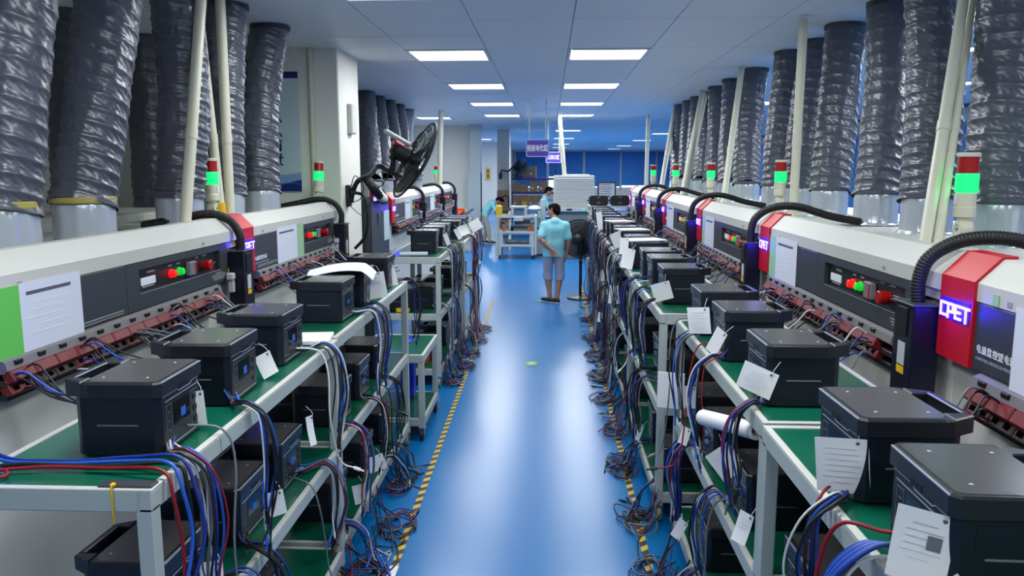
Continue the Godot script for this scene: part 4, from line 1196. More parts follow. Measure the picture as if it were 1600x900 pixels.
	for q in tang:
		var i := 0 if q[0] < 0 else 1
		t = thing("cable_tangle", "tangle of dark leads on the floor along the %s racks, %s from the camera" % [["left", "right"][i], ORD[tk[i]]], "cables", Vector3(q[0], 0, q[1]), 0.0, "cable tangles on the floor")
		tk[i] += 1
		var s := 1.0 if i == 0 else -1.0
		for k in (9 if q[1] < -5.2 else 7):
			var c: String = ["black", "black", "blue", "black", "red", "grey", "black", "blue", "black"][k]
			var R: float = q[2] * rr(0.5, 1.0)
			var a := rr(0, TAU)
			var turns := rr(0.5, 1.4)
			var pts := [Vector3(-s * 0.1, rr(0.14, 0.3), rr(-0.25, 0.25)), Vector3(-s * rr(0.02, 0.06), 0.06, rr(-0.2, 0.2))]
			var ctr := Vector3(s * rr(-0.02, 0.05), 0, rr(-0.15, 0.15))
			for w in 7:
				var th := a + turns * TAU * w / 6.0 * s
				pts.append(ctr + Vector3(cos(th) * R * rr(0.5, 0.9), 0.007 + 0.008 * (k % 3) + rr(0, 0.008), sin(th) * R * rr(0.8, 1.5)))
			wire(t, c, pts, 0.0042, 1 + k % 2, 5, 5)
	# the two loops out on the floor
	t = thing("cable", "black lead curling out over the floor by the near left tape, plug at its end", "cables", Vector3(-1.02, 0.006, -4.35))
	wire(t, "black", [Vector3(-0.05, 0.12, -0.2), Vector3(0.0, 0.02, -0.1), Vector3(0.02, 0, 0.12), Vector3(0.09, 0, 0.16), Vector3(0.14, 0, 0.02), Vector3(0.1, 0, -0.2), Vector3(0.02, 0, -0.32), Vector3(0.06, 0.0, -0.42), Vector3(0.13, 0.0, -0.52), Vector3(0.15, 0, -0.65)], 0.005, 1, 8, 7)
	wire(t, "white", [Vector3(-0.06, 0.1, -0.1), Vector3(0.0, 0, -0.05), Vector3(0.08, 0, -0.12), Vector3(0.07, 0, 0.06), Vector3(0.0, 0, 0.1)], 0.0035, 2, 8, 6)
	t = thing("cable", "black lead looping over the right hazard tape beside the rack caster", "cables", Vector3(0.66, 0.006, -4.35))
	wire(t, "black", [Vector3(0.12, 0.2, 0.3), Vector3(0.06, 0.02, 0.22), Vector3(-0.02, 0, 0.2), Vector3(-0.1, 0, -0.02), Vector3(-0.09, 0, -0.3), Vector3(-0.02, 0.0, -0.45), Vector3(0.08, 0.1, -0.5)], 0.005, 0, 8, 7)

# ---------------------------------------------------------------- papers, tags, rolls
func sheet_buf(w: float, h: float, curl: float) -> Buf:
	var b := Buf.new()
	var n := 8
	for side in 2:
		var p := PackedVector3Array()
		for a in n + 1:
			for c in n + 1:
				var u := float(c) / n - 0.5
				var v := float(a) / n
				p.append(Vector3(u * w, -v * h, curl * (v * v - 0.1) * h + curl * 0.3 * u * w * (1.0 - 2.0 * v) - 0.0012 * side + 0.04 * curl * sin(u * 5.0) * w))
		b.grid(p, n + 1, n + 1, false, side == 0)
	return b

func papers() -> void:
	var tags := [
		[Vector3(0.807, 1.504, -1.620), 0.114, 0.161, -6, -25, "white printed paper tag with a grey square on the nearest right power station"],
		[Vector3(0.807, 1.491, -2.120), 0.136, 0.159, 5, -25, "large white printed tag hanging on the second right power station"],
		[Vector3(0.826, 1.490, -3.000), 0.142, 0.109, -18, -30, "white tag tilted on the third power station of the right upper shelf"],
		[Vector3(0.755, 1.545, -3.950), 0.119, 0.135, 6, -30, "upright blank white tag under the stacked lids on the right upper shelf"],
		[Vector3(0.825, 1.480, -3.700), 0.094, 0.133, -28, -50, "narrow white tag hanging askew below a string on the right upper shelf"],
		[Vector3(0.751, 1.482, -5.300), 0.133, 0.121, 18, -25, "white square tag over the near corner of the second right rack"],
		[Vector3(0.688, 1.549, -6.700), 0.132, 0.174, -8, -35, "white tag at the shelf edge where the right power stations crowd together"],
		[Vector3(0.696, 1.604, -7.200), 0.099, 0.151, -5, -35, "narrow white tag behind another at the crowded right shelf edge"],
		[Vector3(0.727, 1.538, -8.600), 0.160, 0.167, 25, -30, "curled white tag near the far end of the right upper shelf"],
		[Vector3(0.727, 1.558, -11.500), 0.121, 0.259, 10, -40, "pale tag hanging beside the far wooden desk"],
		[Vector3(0.695, 1.018, -9.600), 0.108, 0.133, 6, -30, "white tag among the hanging cables below the far right shelf"],
		[Vector3(0.704, 1.003, -8.200), 0.139, 0.187, 0, -30, "white paper hanging in the cables of the right middle shelf"],
		[Vector3(0.617, 0.626, -8.900), 0.101, 0.124, -5, -30, "small white tag hanging low in the right cables beside the tape"],
		[Vector3(0.663, 1.154, -3.000), 0.128, 0.136, 42, -25, "white diamond-tilted tag on the right middle shelf under the paper roll"],
		[Vector3(0.622, 1.194, -2.350), 0.068, 0.123, -12, -40, "tall white tag by the leg of the near right rack, middle shelf"],
		[Vector3(0.675, 1.023, -3.700), 0.065, 0.099, -14, -40, "small white tag on the right middle shelf beside the rack legs"],
		[Vector3(0.560, 0.759, -4.500), 0.053, 0.136, -20, -50, "thin white tag curling at the lowest right shelf between the racks"],
		[Vector3(0.566, 0.824, -3.100), 0.069, 0.121, -24, -40, "thin white tag hanging over the lowest near right shelf edge"],
		[Vector3(0.784, 1.046, -4.300), 0.099, 0.121, 0, -20, "white carton label hanging behind the right rack leg"],
		[Vector3(-1.228, 1.467, -2.620), 0.057, 0.130, 4, 30, "white tag hanging on the nearest left power station"],
		[Vector3(-1.239, 1.451, -3.300), 0.095, 0.106, 20, 45, "curled white tag between the first two left power stations"],
		[Vector3(-1.303, 1.456, -3.950), 0.079, 0.139, -4, 60, "narrow white tag on the third left power station"],
		[Vector3(-1.218, 1.500, -5.350), 0.169, 0.177, 8, 20, "big white blank tag in front of the wrapped left power stations"],
		[Vector3(-1.240, 1.440, -6.100), 0.110, 0.201, 20, 50, "narrow curled white tag at the far corner of the second left rack"],
		[Vector3(-1.149, 1.517, -8.750), 0.121, 0.214, 24, 45, "narrow white tag beside the first power station of the third left rack"],
		[Vector3(-1.091, 1.536, -9.300), 0.119, 0.197, 26, 40, "leaf-shaped white tag at the edge of the third left rack"],
		[Vector3(-1.091, 1.528, -10.000), 0.197, 0.195, 20, 25, "white paper tag over the fourth left rack's edge"],
		[Vector3(-1.047, 1.514, -11.000), 0.240, 0.232, 30, 15, "largest white tag at the far end of the left racks"],
		[Vector3(-0.997, 1.005, -10.900), 0.127, 0.107, 40, 10, "white tag sticking out over the aisle at the far left rack"],
		[Vector3(-1.011, 1.066, -2.750), 0.072, 0.105, 8, 30, "white tag hanging over the left middle shelf edge"],
		[Vector3(-1.088, 1.110, -3.450), 0.071, 0.141, 3, 60, "narrow white tag beside blue plugs on the left middle shelf"],
		[Vector3(-1.126, 0.390, -4.900), 0.107, 0.109, 15, 20, "bent white tag on the lowest shelf of the second left rack"],
		[Vector3(-1.124, 0.375, -4.450), 0.076, 0.115, 8, 25, "white tag on the lowest left shelf beside the floor cables"],
		[Vector3(-1.175, 0.907, -2.550), 0.074, 0.059, 0, 25, "white tag low on the near left rack's middle shelf"],
		[Vector3(-1.075, 0.34, -8.45), 0.088, 0.184, 12, 50, "thin white tag low in the cables of the third left rack"],
	]
	rng.seed = 5
	var fix := {6: [0.70, 1.536, -6.818], 12: [0.69, 0.426, -9.959], 13: [0.75, 1.004, -3.393], 14: [0.755, 0.957, -2.853], 15: [0.76, 0.863, -4.164], 16: [0.70, 0.372, -5.628], 17: [0.76, 0.318, -4.163], 28: [-1.03, 0.962, -11.26], 29: [-1.10, 0.958, -2.99], 30: [-1.11, 1.086, -3.52], 33: [-1.12, 0.972, -2.43]}
	for k: int in fix:
		tags[k][0] = Vector3(fix[k][0], fix[k][1], fix[k][2])
	for k in tags.size():
		var d: Array = tags[k]
		var w: float = d[1]
		var h: float = d[2]
		if d[0].x < -0.9 and d[0].z < -8.0:
			w *= 0.62
			h *= 0.66
		w *= 1.12 * cos(deg_to_rad(d[4]))
		var t := thing("paper_tag", d[5], "paper tag", d[0] + Vector3(0, h * 0.5, 0), deg_to_rad(d[4]), "white paper tags on the power stations")
		var piv := Vector3(w * 0.3, 0, 0)
		t.rotation.z = deg_to_rad(d[3])
		var sh := obj("sheet", sheet_buf(w, h, rr(-0.14, 0.22)), M.paper, t)
		if k in [0, 1, 2, 3, 13, 14, 22]:
			var pr := Buf.new()
			for q in 7:
				pr.box(Vector3(rr(-0.04, 0.02) * w, -h * (0.18 + 0.1 * q), 0.004 + 0.0), Vector3(w * rr(0.3, 0.7), h * 0.012, 0.0008))
			obj("print_lines", pr, M.print_faint, sh)
		if k == 0:
			obj("grey_square", Buf.new().box(Vector3(w * 0.2, -h * 0.42, 0.004), Vector3(w * 0.24, h * 0.2, 0.001)), M.wire_grey, sh)
		var st := -1.0 if d[0].x < 0 else 1.0
		obj("string", Buf.new().tube(smooth([piv + Vector3(0, -0.012, 0.002), piv + Vector3(0.004, 0.012, 0.004), piv + Vector3(0.01 * st, 0.045, -0.02)], 4), 0.0014, 5), M.wire_white, t)
		obj("eyelet", Buf.new().ball(piv + Vector3(0, -0.012, 0.002), Vector3(0.005, 0.005, 0.003), 8), M.print_dark, t)
	# rolls, pads and sheets
	var r := obj("paper_roll", roll(Vector3(0.70, 1.20, -3.45), Vector3(0.81, 1.297, -2.98), 0.035), M.paper)
	tag(r, "white paper roll lying slantwise between the near right racks", "paper roll")
	r = obj("paper_pad", Buf.new().box(Vector3(-1.29, 1.40, -4.1), Vector3(0.26, 0.02, 0.24), 0.002, Basis(Vector3.UP, 0.15)), M.paper)
	tag(r, "stack of white sheets lying on the green mat between the two near left racks", "paper")
	var wrap := Buf.new()
	var pts := PackedVector3Array()
	for side in 2:
		pts = PackedVector3Array()
		for a in 7:
			for c in 13:
				var u := c / 12.0
				var v := a / 6.0 - 0.5
				var x := lerpf(-1.52, -1.14, u)
				var y := 1.385 + 0.256 + 0.035 * sin(u * PI * 0.9) - 0.05 * smoothstep(0.85, 1.0, u) + 0.02 * cos(v * 6.0) - 0.002 * side
				pts.append(Vector3(x, y, -4.95 + v * 0.22 - u * 0.22))
		wrap.grid(pts, 13, 7, false, side == 0)
	tag(obj("foam_sheet", wrap, M.paper), "white foam sheet draped across the power stations of the second left rack", "sheet")
	r = obj("paper_roll", roll(Vector3(-1.56, 1.412, -8.24), Vector3(-1.27, 1.412, -8.27), 0.022), M.paper_blue)
	tag(r, "thin white roll lying on the front edge of the third left rack", "paper roll")
	for q in [[Vector3(0.89, 1.648, -7.42), 0.36, "white sheet lying over the ninth power station on the right"], [Vector3(0.92, 1.645, -8.72), 0.32, "white sheet lying on a power station far up the right shelf"], [Vector3(0.9, 1.645, -10.12), 0.3, "white papers on a far power station of the right shelf"]]:
		r = obj("paper_sheet", Buf.new().box(q[0], Vector3(q[1], 0.012, 0.26), 0.003, Basis(Vector3.UP, 0.3)), M.paper)
		tag(r, q[2], "paper")
	r = obj("paper_card", Buf.new().box(Vector3(0.74, 0.99, -4.62), Vector3(0.16, 0.22, 0.01), 0.002, Basis(Vector3.UP, -0.3)), M.paper)
	tag(r, "white card standing on the right middle shelf behind the double rack legs", "card")
	r = obj("rubber_pad", Buf.new().box(Vector3(-1.215, 1.3945, -2.135), Vector3(0.16, 0.007, 0.045), 0.002), M.panel_grey)
	tag(r, "dark rubber pad on the bare front corner of the nearest left rack", "pad")
	r = obj("cable_tie", Buf.new().tube(smooth([Vector3(-1.245, 1.40, -2.115), Vector3(-1.243, 1.405, -2.097), Vector3(-1.242, 1.37, -2.093), Vector3(-1.242, 1.29, -2.095)], 5), 0.003, 6).box(Vector3(-1.245, 1.402, -2.108), Vector3(0.012, 0.01, 0.016), 0.002), M.yellow)
	tag(r, "thin yellow tie on the front rail of the nearest left rack", "cable tie")
	r = obj("binder", Buf.new().box(Vector3(-1.28, 0.49, -7.05), Vector3(0.12, 0.55, 0.16), 0.015), M.bright_blue)
	tag(r, "bright blue tall folder standing on the low shelf of the empty trolley", "folder")
	r = obj("storage_box", Buf.new().box(Vector3(-1.4, 0.3, -8.45), Vector3(0.2, 0.2, 0.25), 0.01), M.orange)
	tag(r, "orange box on the lowest shelf of the third left rack behind the trolley", "box")
	r = obj("wood_block", Buf.new().box(Vector3(-1.54, 0.81, -8.25), Vector3(0.14, 0.04, 0.08), 0.004), M.yellow)
	tag(r, "small yellow block on the middle shelf end of the third left rack", "block")

func roll(a: Vector3, b: Vector3, r: float) -> Buf:
	var d := (b - a).normalized()
	var o := Buf.new().tube(PackedVector3Array([a, a.lerp(b, 0.5), b]), r, 20, false)
	o.tube(PackedVector3Array([b, a.lerp(b, 0.5), a]), r * 0.55, 16, false)
	var x := Vector3.UP.cross(d).normalized()
	var y := d.cross(x)
	for e in [a, b]:
		for k in 20:
			var t0 := TAU * k / 20
			var t1 := TAU * (k + 1) / 20
			o.oquad(e + (x * cos(t0) + y * sin(t0)) * r, e + (x * cos(t1) + y * sin(t1)) * r, e + (x * cos(t1) + y * sin(t1)) * r * 0.55, e + (x * cos(t0) + y * sin(t0)) * r * 0.55, (a + b) / 2)
	return o

# ---------------------------------------------------------------- the far end of the hall
func carton(label: String, at: Vector3, s: Vector3, tape_side := true) -> void:
	var t := thing("cardboard_box", label, "box", at, 0.0, "cartons on the far shelf")
	obj("carton", Buf.new().box(Vector3(0, s.y / 2, 0), s, 0.006), M.cardboard, t)
	if tape_side:
		obj("packing_tape", Buf.new().box(Vector3(0, s.y * 0.5, s.z / 2 + 0.001), Vector3(s.x + 0.002, 0.012, 0.002)), M.beige, t)
		obj("shipping_label", Buf.new().box(Vector3(-s.x * 0.2, s.y * 0.35, s.z / 2 + 0.002), Vector3(0.07, 0.06, 0.002)), M.paper, t)

func far_end() -> void:
	# shelf with cartons
	var z := -28.2
	var t := thing("storage_shelf", "blue steel shelf unit full of cartons in front of the far blinds", "shelf", Vector3(-0.52, 0, z))
	for sx: float in [-1.0, 1.0]:
		for sz: float in [-1.0, 1.0]:
			obj("upright", Buf.new().box(Vector3(sx * 0.78, 1.15, sz * 0.27), Vector3(0.05, 2.3, 0.05), 0.004), M.blue_steel if sx > 0 or sz < 0 else M.grey_light, t)
	for y: float in [0.25, 0.62, 0.96, 1.50, 1.99]:
		obj("shelf_board", Buf.new().box(Vector3(0, y - 0.035, 0), Vector3(1.54, 0.07, 0.6), 0.006), M.blue_steel, t)
	carton("squarer carton on the top of the blue shelf unit, left of two", Vector3(-0.84, 1.99, z), Vector3(0.26, 0.34, 0.4))
	carton("taller carton on the top of the blue shelf unit, right of two", Vector3(-0.56, 1.99, z), Vector3(0.26, 0.39, 0.4))
	carton("lower small carton at the left of the blue shelf's second board", Vector3(-1.12, 1.5, z), Vector3(0.25, 0.14, 0.4), false)
	carton("upper small carton at the left of the blue shelf's second board, bag on it", Vector3(-1.12, 1.645, z), Vector3(0.25, 0.13, 0.4), false)
	carton("lower flat carton second on the blue shelf's second board", Vector3(-0.85, 1.5, z), Vector3(0.26, 0.12, 0.4), false)
	carton("upper flat carton second on the blue shelf's second board", Vector3(-0.85, 1.625, z), Vector3(0.26, 0.14, 0.4), false)
	carton("tall labelled carton third on the blue shelf's second board", Vector3(-0.52, 1.5, z), Vector3(0.26, 0.38, 0.4))
	carton("last carton at the right of the blue shelf's second board", Vector3(-0.19, 1.5, z), Vector3(0.3, 0.36, 0.4))
	for k in 4:
		carton("carton %s on the blue shelf's third board" % ["first", "second, behind the yellow pack,", "third", "fourth"][k], Vector3(-1.13 + k * 0.28, 0.96, z - 0.05), Vector3(0.26, 0.4 + 0.01 * (k % 2), 0.35))
	tag(obj("plastic_bag", Buf.new().ball(Vector3(-1.12, 1.80, z), Vector3(0.11, 0.05, 0.15), 10), M.grey_light), "crumpled clear bag on the stacked small cartons of the blue shelf", "bag")
	tag(obj("yellow_pack", Buf.new().box(Vector3(-0.83, 1.09, z + 0.25), Vector3(0.2, 0.16, 0.08), 0.01), M.yellow), "yellow pack in front of the second carton on the blue shelf", "pack")
	var bins := [["blue", -1.16], ["yellow", -1.02], ["blue", -0.84], ["blue", -0.7], ["yellow", -0.55], ["blue", -0.36]]
	for k in bins.size():
		var b := Buf.new()
		b.box(Vector3(0, 0.01, 0), Vector3(0.12, 0.02, 0.25)).box(Vector3(0, 0.06, -0.12), Vector3(0.12, 0.12, 0.012)).box(Vector3(-0.056, 0.06, 0), Vector3(0.01, 0.12, 0.24)).box(Vector3(0.056, 0.06, 0), Vector3(0.01, 0.12, 0.24)).box(Vector3(0, 0.045, 0.12), Vector3(0.12, 0.09, 0.012))
		var o := obj("parts_bin", b, M.bright_blue if bins[k][0] == "blue" else M.yellow)
		o.position = Vector3(bins[k][1], 0.62, z + 0.1)
		tag(o, "%s parts bin on the blue shelf below the cartons, %s from the left" % [bins[k][0], ORD[k]], "bin", "parts bins on the blue shelf")
	struct("column", Buf.new().box(Vector3(-1.6, CEIL / 2, -28.6), Vector3(0.44, CEIL, 0.44), 0.012), M.wall_white)
	t = thing("upright_carton", "large upright brown carton leaning at the pillar left of the blue shelf", "box", Vector3(-1.58, 0, -27.9))
	obj("carton", Buf.new().box(Vector3(0, 0.78, 0), Vector3(0.42, 1.55, 0.3), 0.008), M.cardboard, t)
	obj("packing_tape", Buf.new().box(Vector3(0, 0.78, 0.151), Vector3(0.05, 1.54, 0.002)), M.beige, t)
	t = thing("hand_truck", "black hand truck with an arched handle in front of the brown carton", "hand truck", Vector3(-1.47, 0, -27.2))
	obj("frame", Buf.new().tube(smooth([Vector3(-0.12, 0.12, 0), Vector3(-0.12, 0.6, 0), Vector3(-0.12, 1.2, 0), Vector3(-0.09, 1.34, 0), Vector3(0, 1.4, 0), Vector3(0.09, 1.34, 0), Vector3(0.12, 1.2, 0), Vector3(0.12, 0.6, 0), Vector3(0.12, 0.12, 0)], 4), 0.022, 8).box(Vector3(0, 0.45, 0), Vector3(0.24, 0.04, 0.02)).box(Vector3(0, 0.85, 0), Vector3(0.24, 0.04, 0.02)), M.black, t)
	obj("toe_plate", Buf.new().box(Vector3(0, 0.02, 0.12), Vector3(0.3, 0.012, 0.24)), M.steel, t)
	for s: float in [-1.0, 1.0]:
		obj("wheel", Buf.new().lathe([Vector2(0, -0.02), Vector2(0.1, -0.02), Vector2(0.11, 0), Vector2(0.1, 0.02), Vector2(0, 0.02)], 18, Transform3D(Basis(Vector3(0, 0, 1), PI / 2), Vector3(s * 0.19, 0.11, -0.04))), M.black_rubber, t)
	# yellow wall sign, grey post and heater beside the left machines' end
	t = thing("wall_sign", "upright yellow sign on the passage wall past the grey column", "sign", Vector3(-3.18, 2.04, -41.96))
	obj("plate", Buf.new().box(Vector3.ZERO, Vector3(0.24, 0.64, 0.02), 0.004), M.yellow, t)
	obj("print", Buf.new().box(Vector3(0, 0.14, 0.011), Vector3(0.12, 0.12, 0.002)).box(Vector3(0, -0.1, 0.011), Vector3(0.1, 0.2, 0.002)), M.print_dark, t)
	t = thing("post", "slim grey metal post at the far end of the left machines", "post", Vector3(-2.58, 0, -20.6))
	obj("shaft", Buf.new().box(Vector3(0, 0.86, 0), Vector3(0.14, 1.72, 0.14), 0.008), M.beige, t)
	t = thing("tool_cabinet", "pale low cabinet behind the far left rack end", "cabinet", Vector3(-2.42, 0, -22.2))
	obj("body", Buf.new().box(Vector3(0, 0.48, 0), Vector3(0.5, 0.96, 0.5), 0.01), M.grey_light, t)
	obj("door", Buf.new().box(Vector3(0, 0.48, 0.255), Vector3(0.44, 0.86, 0.012), 0.003), M.hood_white, t)
	t = thing("heat_lamp_box", "glowing orange device standing behind the far left rack end", "device", Vector3(-2.45, 0.96, -22.1))
	obj("case", Buf.new().box(Vector3(0, 0.13, 0), Vector3(0.2, 0.26, 0.2), 0.01), M.orange, t)
	obj("glowing_window", Buf.new().box(Vector3(0.0, 0.13, 0.101), Vector3(0.13, 0.14, 0.004)), M.heater_orange, t)
	tag(obj("yellow_bottle", Buf.new().lathe([Vector2(0, 0), Vector2(0.04, 0), Vector2(0.04, 0.16), Vector2(0.015, 0.2), Vector2(0.015, 0.24), Vector2(0, 0.24)], 12, Transform3D(Basis.IDENTITY, Vector3(-2.29, 0.96, -22.05))), M.yellow), "yellow bottle beside the glowing orange device", "bottle")

	# aluminium trolley with test gear
	t = thing("assembly_trolley", "white framed trolley on casters loaded with grey test gear, in mid aisle far back", "trolley", Vector3(-0.82, 0, -20.75))
	for sx: float in [-1.0, 1.0]:
		for sz: float in [-1.0, 1.0]:
			obj("leg", Buf.new().box(Vector3(sx * 0.5, 0.6, sz * 0.38), Vector3(0.06, 1.0, 0.06), 0.006), M.rack_white, t)
			var p := Vector3(sx * 0.42, 0, sz * 0.36 + 0.02)
			var c := obj("caster", Buf.new().box(p + Vector3(0, 0.2, 0), Vector3(0.07, 0.24, 0.07), 0.01), M.rack_white, t)
			obj("wheel", Buf.new().lathe([Vector2(0, -0.02), Vector2(0.05, -0.02), Vector2(0.055, 0), Vector2(0.05, 0.02), Vector2(0, 0.02)], 18, Transform3D(Basis(Vector3(0, 0, 1), PI / 2), p + Vector3(0, 0.055, 0))), M.black_rubber, c)
	for q in [[1.08, 0.05], [0.68, 0.06], [0.33, 0.05]]:
		var b := Buf.new()
		for s: float in [-1.0, 1.0]:
			b.box(Vector3(0, q[0], s * 0.38), Vector3(1.06, q[1], 0.05), 0.004).box(Vector3(s * 0.5, q[0], 0), Vector3(0.05, q[1], 0.72), 0.004)
		obj("shelf_frame", b, M.rack_white, t)
	obj("middle_tray", Buf.new().box(Vector3(0, 0.64, 0), Vector3(0.98, 0.05, 0.74), 0.006), M.column_grey, t)
	obj("lower_tray", Buf.new().box(Vector3(0, 0.36, 0), Vector3(0.98, 0.03, 0.74), 0.006), M.grey_light, t)
	for s: float in [-1.0, 1.0]:
		obj("side_gusset", Buf.new().prism(PackedVector2Array([Vector2(-0.07, 0.3), Vector2(0.07, 0.3), Vector2(0.05, 0.66), Vector2(-0.05, 0.66)]), 0.385, 0.40, Transform3D(Basis.IDENTITY, Vector3(s * 0.4, 0, 0))), M.rack_white, t)
	t = thing("test_instrument", "grey stack of instruments on the middle tray of the far trolley", "instrument", Vector3(-0.68, 0.69, -20.7))
	for k in 5:
		obj("instrument_unit", Buf.new().box(Vector3(0.015 * (k % 2), 0.035 + k * 0.068, 0.0), Vector3(0.42, 0.062, 0.4), 0.005), M.panel_grey if k % 2 else M.grey_mid, t)
	for k in 4:
		tag(obj("component_box", Buf.new().box(Vector3([-0.42, -0.38, -1.1, -0.9][k], [0.79, 0.92, 1.02, 0.76][k] - 0.02, -20.95), Vector3([0.16, 0.12, 0.2, 0.18][k], [0.18, 0.06, 0.05, 0.12][k], 0.2), 0.006), [M.beige, M.cardboard, M.panel_grey, M.black][k]), ["beige box at the right of the far trolley's middle tray", "small brown box stacked on the beige box of the far trolley", "dark bracket box under the far trolley's top frame", "black box behind the metal parts of the far trolley"][k], "box")
	t = thing("wire_basket", "heap of pale metal parts at the left of the far trolley's tray", "parts", Vector3(-1.08, 0.69, -20.6))
	var b2 := Buf.new()
	for k in 14:
		b2.bar(Vector3(rr(-0.14, 0.1), rr(0.02, 0.28), rr(-0.1, 0.2)), Vector3(rr(-0.12, 0.14), rr(0.02, 0.3), rr(-0.1, 0.2)), 0.02, 0.02)
	obj("metal_part", b2, M.steel, t)
	for k in 2:
		tag(obj("clamp_block", Buf.new().box(Vector3([-1.14, -0.48][k], 0.745, -20.38), Vector3(0.1, 0.1, 0.06), 0.01).box(Vector3([-1.14, -0.48][k], 0.81, -20.38), Vector3(0.05, 0.03, 0.05), 0.006), M.orange), ["orange block on the front left of the far trolley's tray", "orange block on the front right of the far trolley's tray"][k], "block")
	tag(obj("folded_sheet", Buf.new().ball(Vector3(-0.95, 0.43, -20.55), Vector3(0.2, 0.055, 0.2), 10), M.grey_mid), "grey folded cover at the left of the far trolley's lower tray", "cover")
	tag(obj("folded_sheet", Buf.new().ball(Vector3(-0.6, 0.425, -20.55), Vector3(0.22, 0.05, 0.2), 10), M.grey_mid), "grey folded cover at the right of the far trolley's lower tray", "cover")
	t = thing("bench_press", "pale bench device with a bridge frame standing on the far trolley's top", "device", Vector3(-0.76, 1.105, -20.75))
	obj("bridge", Buf.new().box(Vector3(-0.17, 0.1, 0), Vector3(0.07, 0.2, 0.3), 0.008).box(Vector3(0.17, 0.1, 0), Vector3(0.07, 0.2, 0.3), 0.008).box(Vector3(0, 0.215, 0), Vector3(0.42, 0.05, 0.32), 0.008), M.rack_white, t)
	obj("bed", Buf.new().box(Vector3(0, 0.02, 0.0), Vector3(0.3, 0.04, 0.3), 0.004), M.grey_mid, t)
	obj("drawer_box", Buf.new().box(Vector3(0, -0.08, 0.42), Vector3(0.24, 0.1, 0.06), 0.004), M.rack_white, t)
	tag(obj("yellow_case", Buf.new().box(Vector3(-1.27, 1.23, -20.5), Vector3(0.15, 0.25, 0.2), 0.01).box(Vector3(-1.27, 1.36, -20.5), Vector3(0.11, 0.03, 0.14), 0.006), M.yellow), "upright yellow case on the left corner of the far trolley's top", "case")
	# work bench behind the trolley
	t = thing("work_bench", "dark topped bench with pale legs behind the far trolley", "bench", Vector3(-0.4, 0, -22.9))
	obj("top", Buf.new().box(Vector3(0, 1.16, 0), Vector3(1.5, 0.06, 0.7), 0.006), M.panel_grey, t)
	for sx: float in [-1.0, 1.0]:
		for sz: float in [-1.0, 1.0]:
			obj("leg", Buf.new().box(Vector3(sx * 0.7, 0.565, sz * 0.3), Vector3(0.06, 1.13, 0.06), 0.005), M.hood_white, t)
	obj("cabinet", Buf.new().box(Vector3(0.4, 0.4, 0.0), Vector3(0.5, 0.6, 0.5), 0.01), M.grey_light, t)
	for k in 5:
		tag(obj("tool_tray", Buf.new().box(Vector3(-1.0 + k * 0.27, 1.22, -22.75), Vector3(0.2, 0.06, 0.16), 0.008).box(Vector3(-1.0 + k * 0.27, 1.26, -22.72), Vector3(0.09, 0.02, 0.06)), M.black if k % 2 else M.grey_light), "small tray of tools on the dark bench behind the trolley, %s from the left" % ORD[k], "tray", "tool trays on the far bench")
	t = thing("press_stand", "tall grey press column with a round head beside the far trolley", "press", Vector3(-0.14, 0, -21.4))
	obj("column", Buf.new().box(Vector3(0, 0.75, 0), Vector3(0.13, 1.5, 0.13), 0.008), M.column_grey, t)
	obj("head", Buf.new().lathe([Vector2(0, 1.2), Vector2(0.16, 1.2), Vector2(0.2, 1.24), Vector2(0.12, 1.32), Vector2(0, 1.34)], 20, Transform3D(Basis.IDENTITY, Vector3(-0.22, 0, 0))), M.column_grey, t)
	obj("ram", Buf.new().lathe([Vector2(0, 0.8), Vector2(0.045, 0.8), Vector2(0.045, 1.22)], 14, Transform3D(Basis.IDENTITY, Vector3(-0.22, 0, 0))), M.hood_white, t)
	obj("base", Buf.new().box(Vector3(-0.1, 0.34, 0), Vector3(0.44, 0.62, 0.4), 0.01), M.grey_light, t)

	# white louvred machine
	t = thing("louvred_cabinet", "big white ribbed cabinet over a grey base in the far aisle, behind the standing man", "cabinet", Vector3(0.66, 0, -20.9))
	obj("upper_box", Buf.new().box(Vector3(0, 1.72, 0), Vector3(1.04, 0.82, 0.9), 0.012), M.hood_white, t)
	for k in 16:
		obj("slat", Buf.new().box(Vector3(0, 1.36 + k * 0.046, 0.455), Vector3(0.98, 0.036, 0.02), 0.006, Basis(Vector3.RIGHT, -0.25)), M.hood_white, t)
	obj("ledge", Buf.new().box(Vector3(-0.02, 1.27, 0.08), Vector3(1.08, 0.1, 1.02), 0.01), M.grey_light, t)
	obj("base", Buf.new().box(Vector3(0, 0.61, 0.02), Vector3(1.02, 1.22, 0.9), 0.012), M.grey_mid, t)
	obj("base_door", Buf.new().box(Vector3(-0.02, 0.62, 0.475), Vector3(0.9, 1.0, 0.012), 0.003), M.grey_mid, t)
	obj("green_lamp", Buf.new().ball(Vector3(0.24, 1.27, 0.60), Vector3(0.028, 0.028, 0.014), 12), M.lamp_green, t)
	obj("switch_box", Buf.new().box(Vector3(-0.12, 1.275, 0.60), Vector3(0.14, 0.04, 0.02), 0.004), M.black, t)
	obj("top_flap", Buf.new().box(Vector3(0.1, 2.145, 0.1), Vector3(0.6, 0.03, 0.5), 0.004), M.steel, t)
	tag(obj("conduit_pole", Buf.new().tube(PackedVector3Array([Vector3(0.42, 2.14, -20.8), Vector3(0.27, 3.66, -20.85)]), 0.055, 12), M.pvc), "white pole leaning from the ribbed cabinet up to the ceiling", "pipe", "white conduits to the ceiling")
	# framed notice screen, black cases, end desk
	t = thing("notice_screen", "dark framed notice screen with printed lines on a stand before the blue blinds", "screen", Vector3(1.75, 0, -24.0))
	obj("frame", Buf.new().box(Vector3(0, 1.7, 0), Vector3(0.56, 0.46, 0.05), 0.008), M.panel_grey, t)
	obj("sheet", Buf.new().box(Vector3(0, 1.69, 0.027), Vector3(0.46, 0.36, 0.004)), M.grey_light, t)
	var nl := Buf.new()
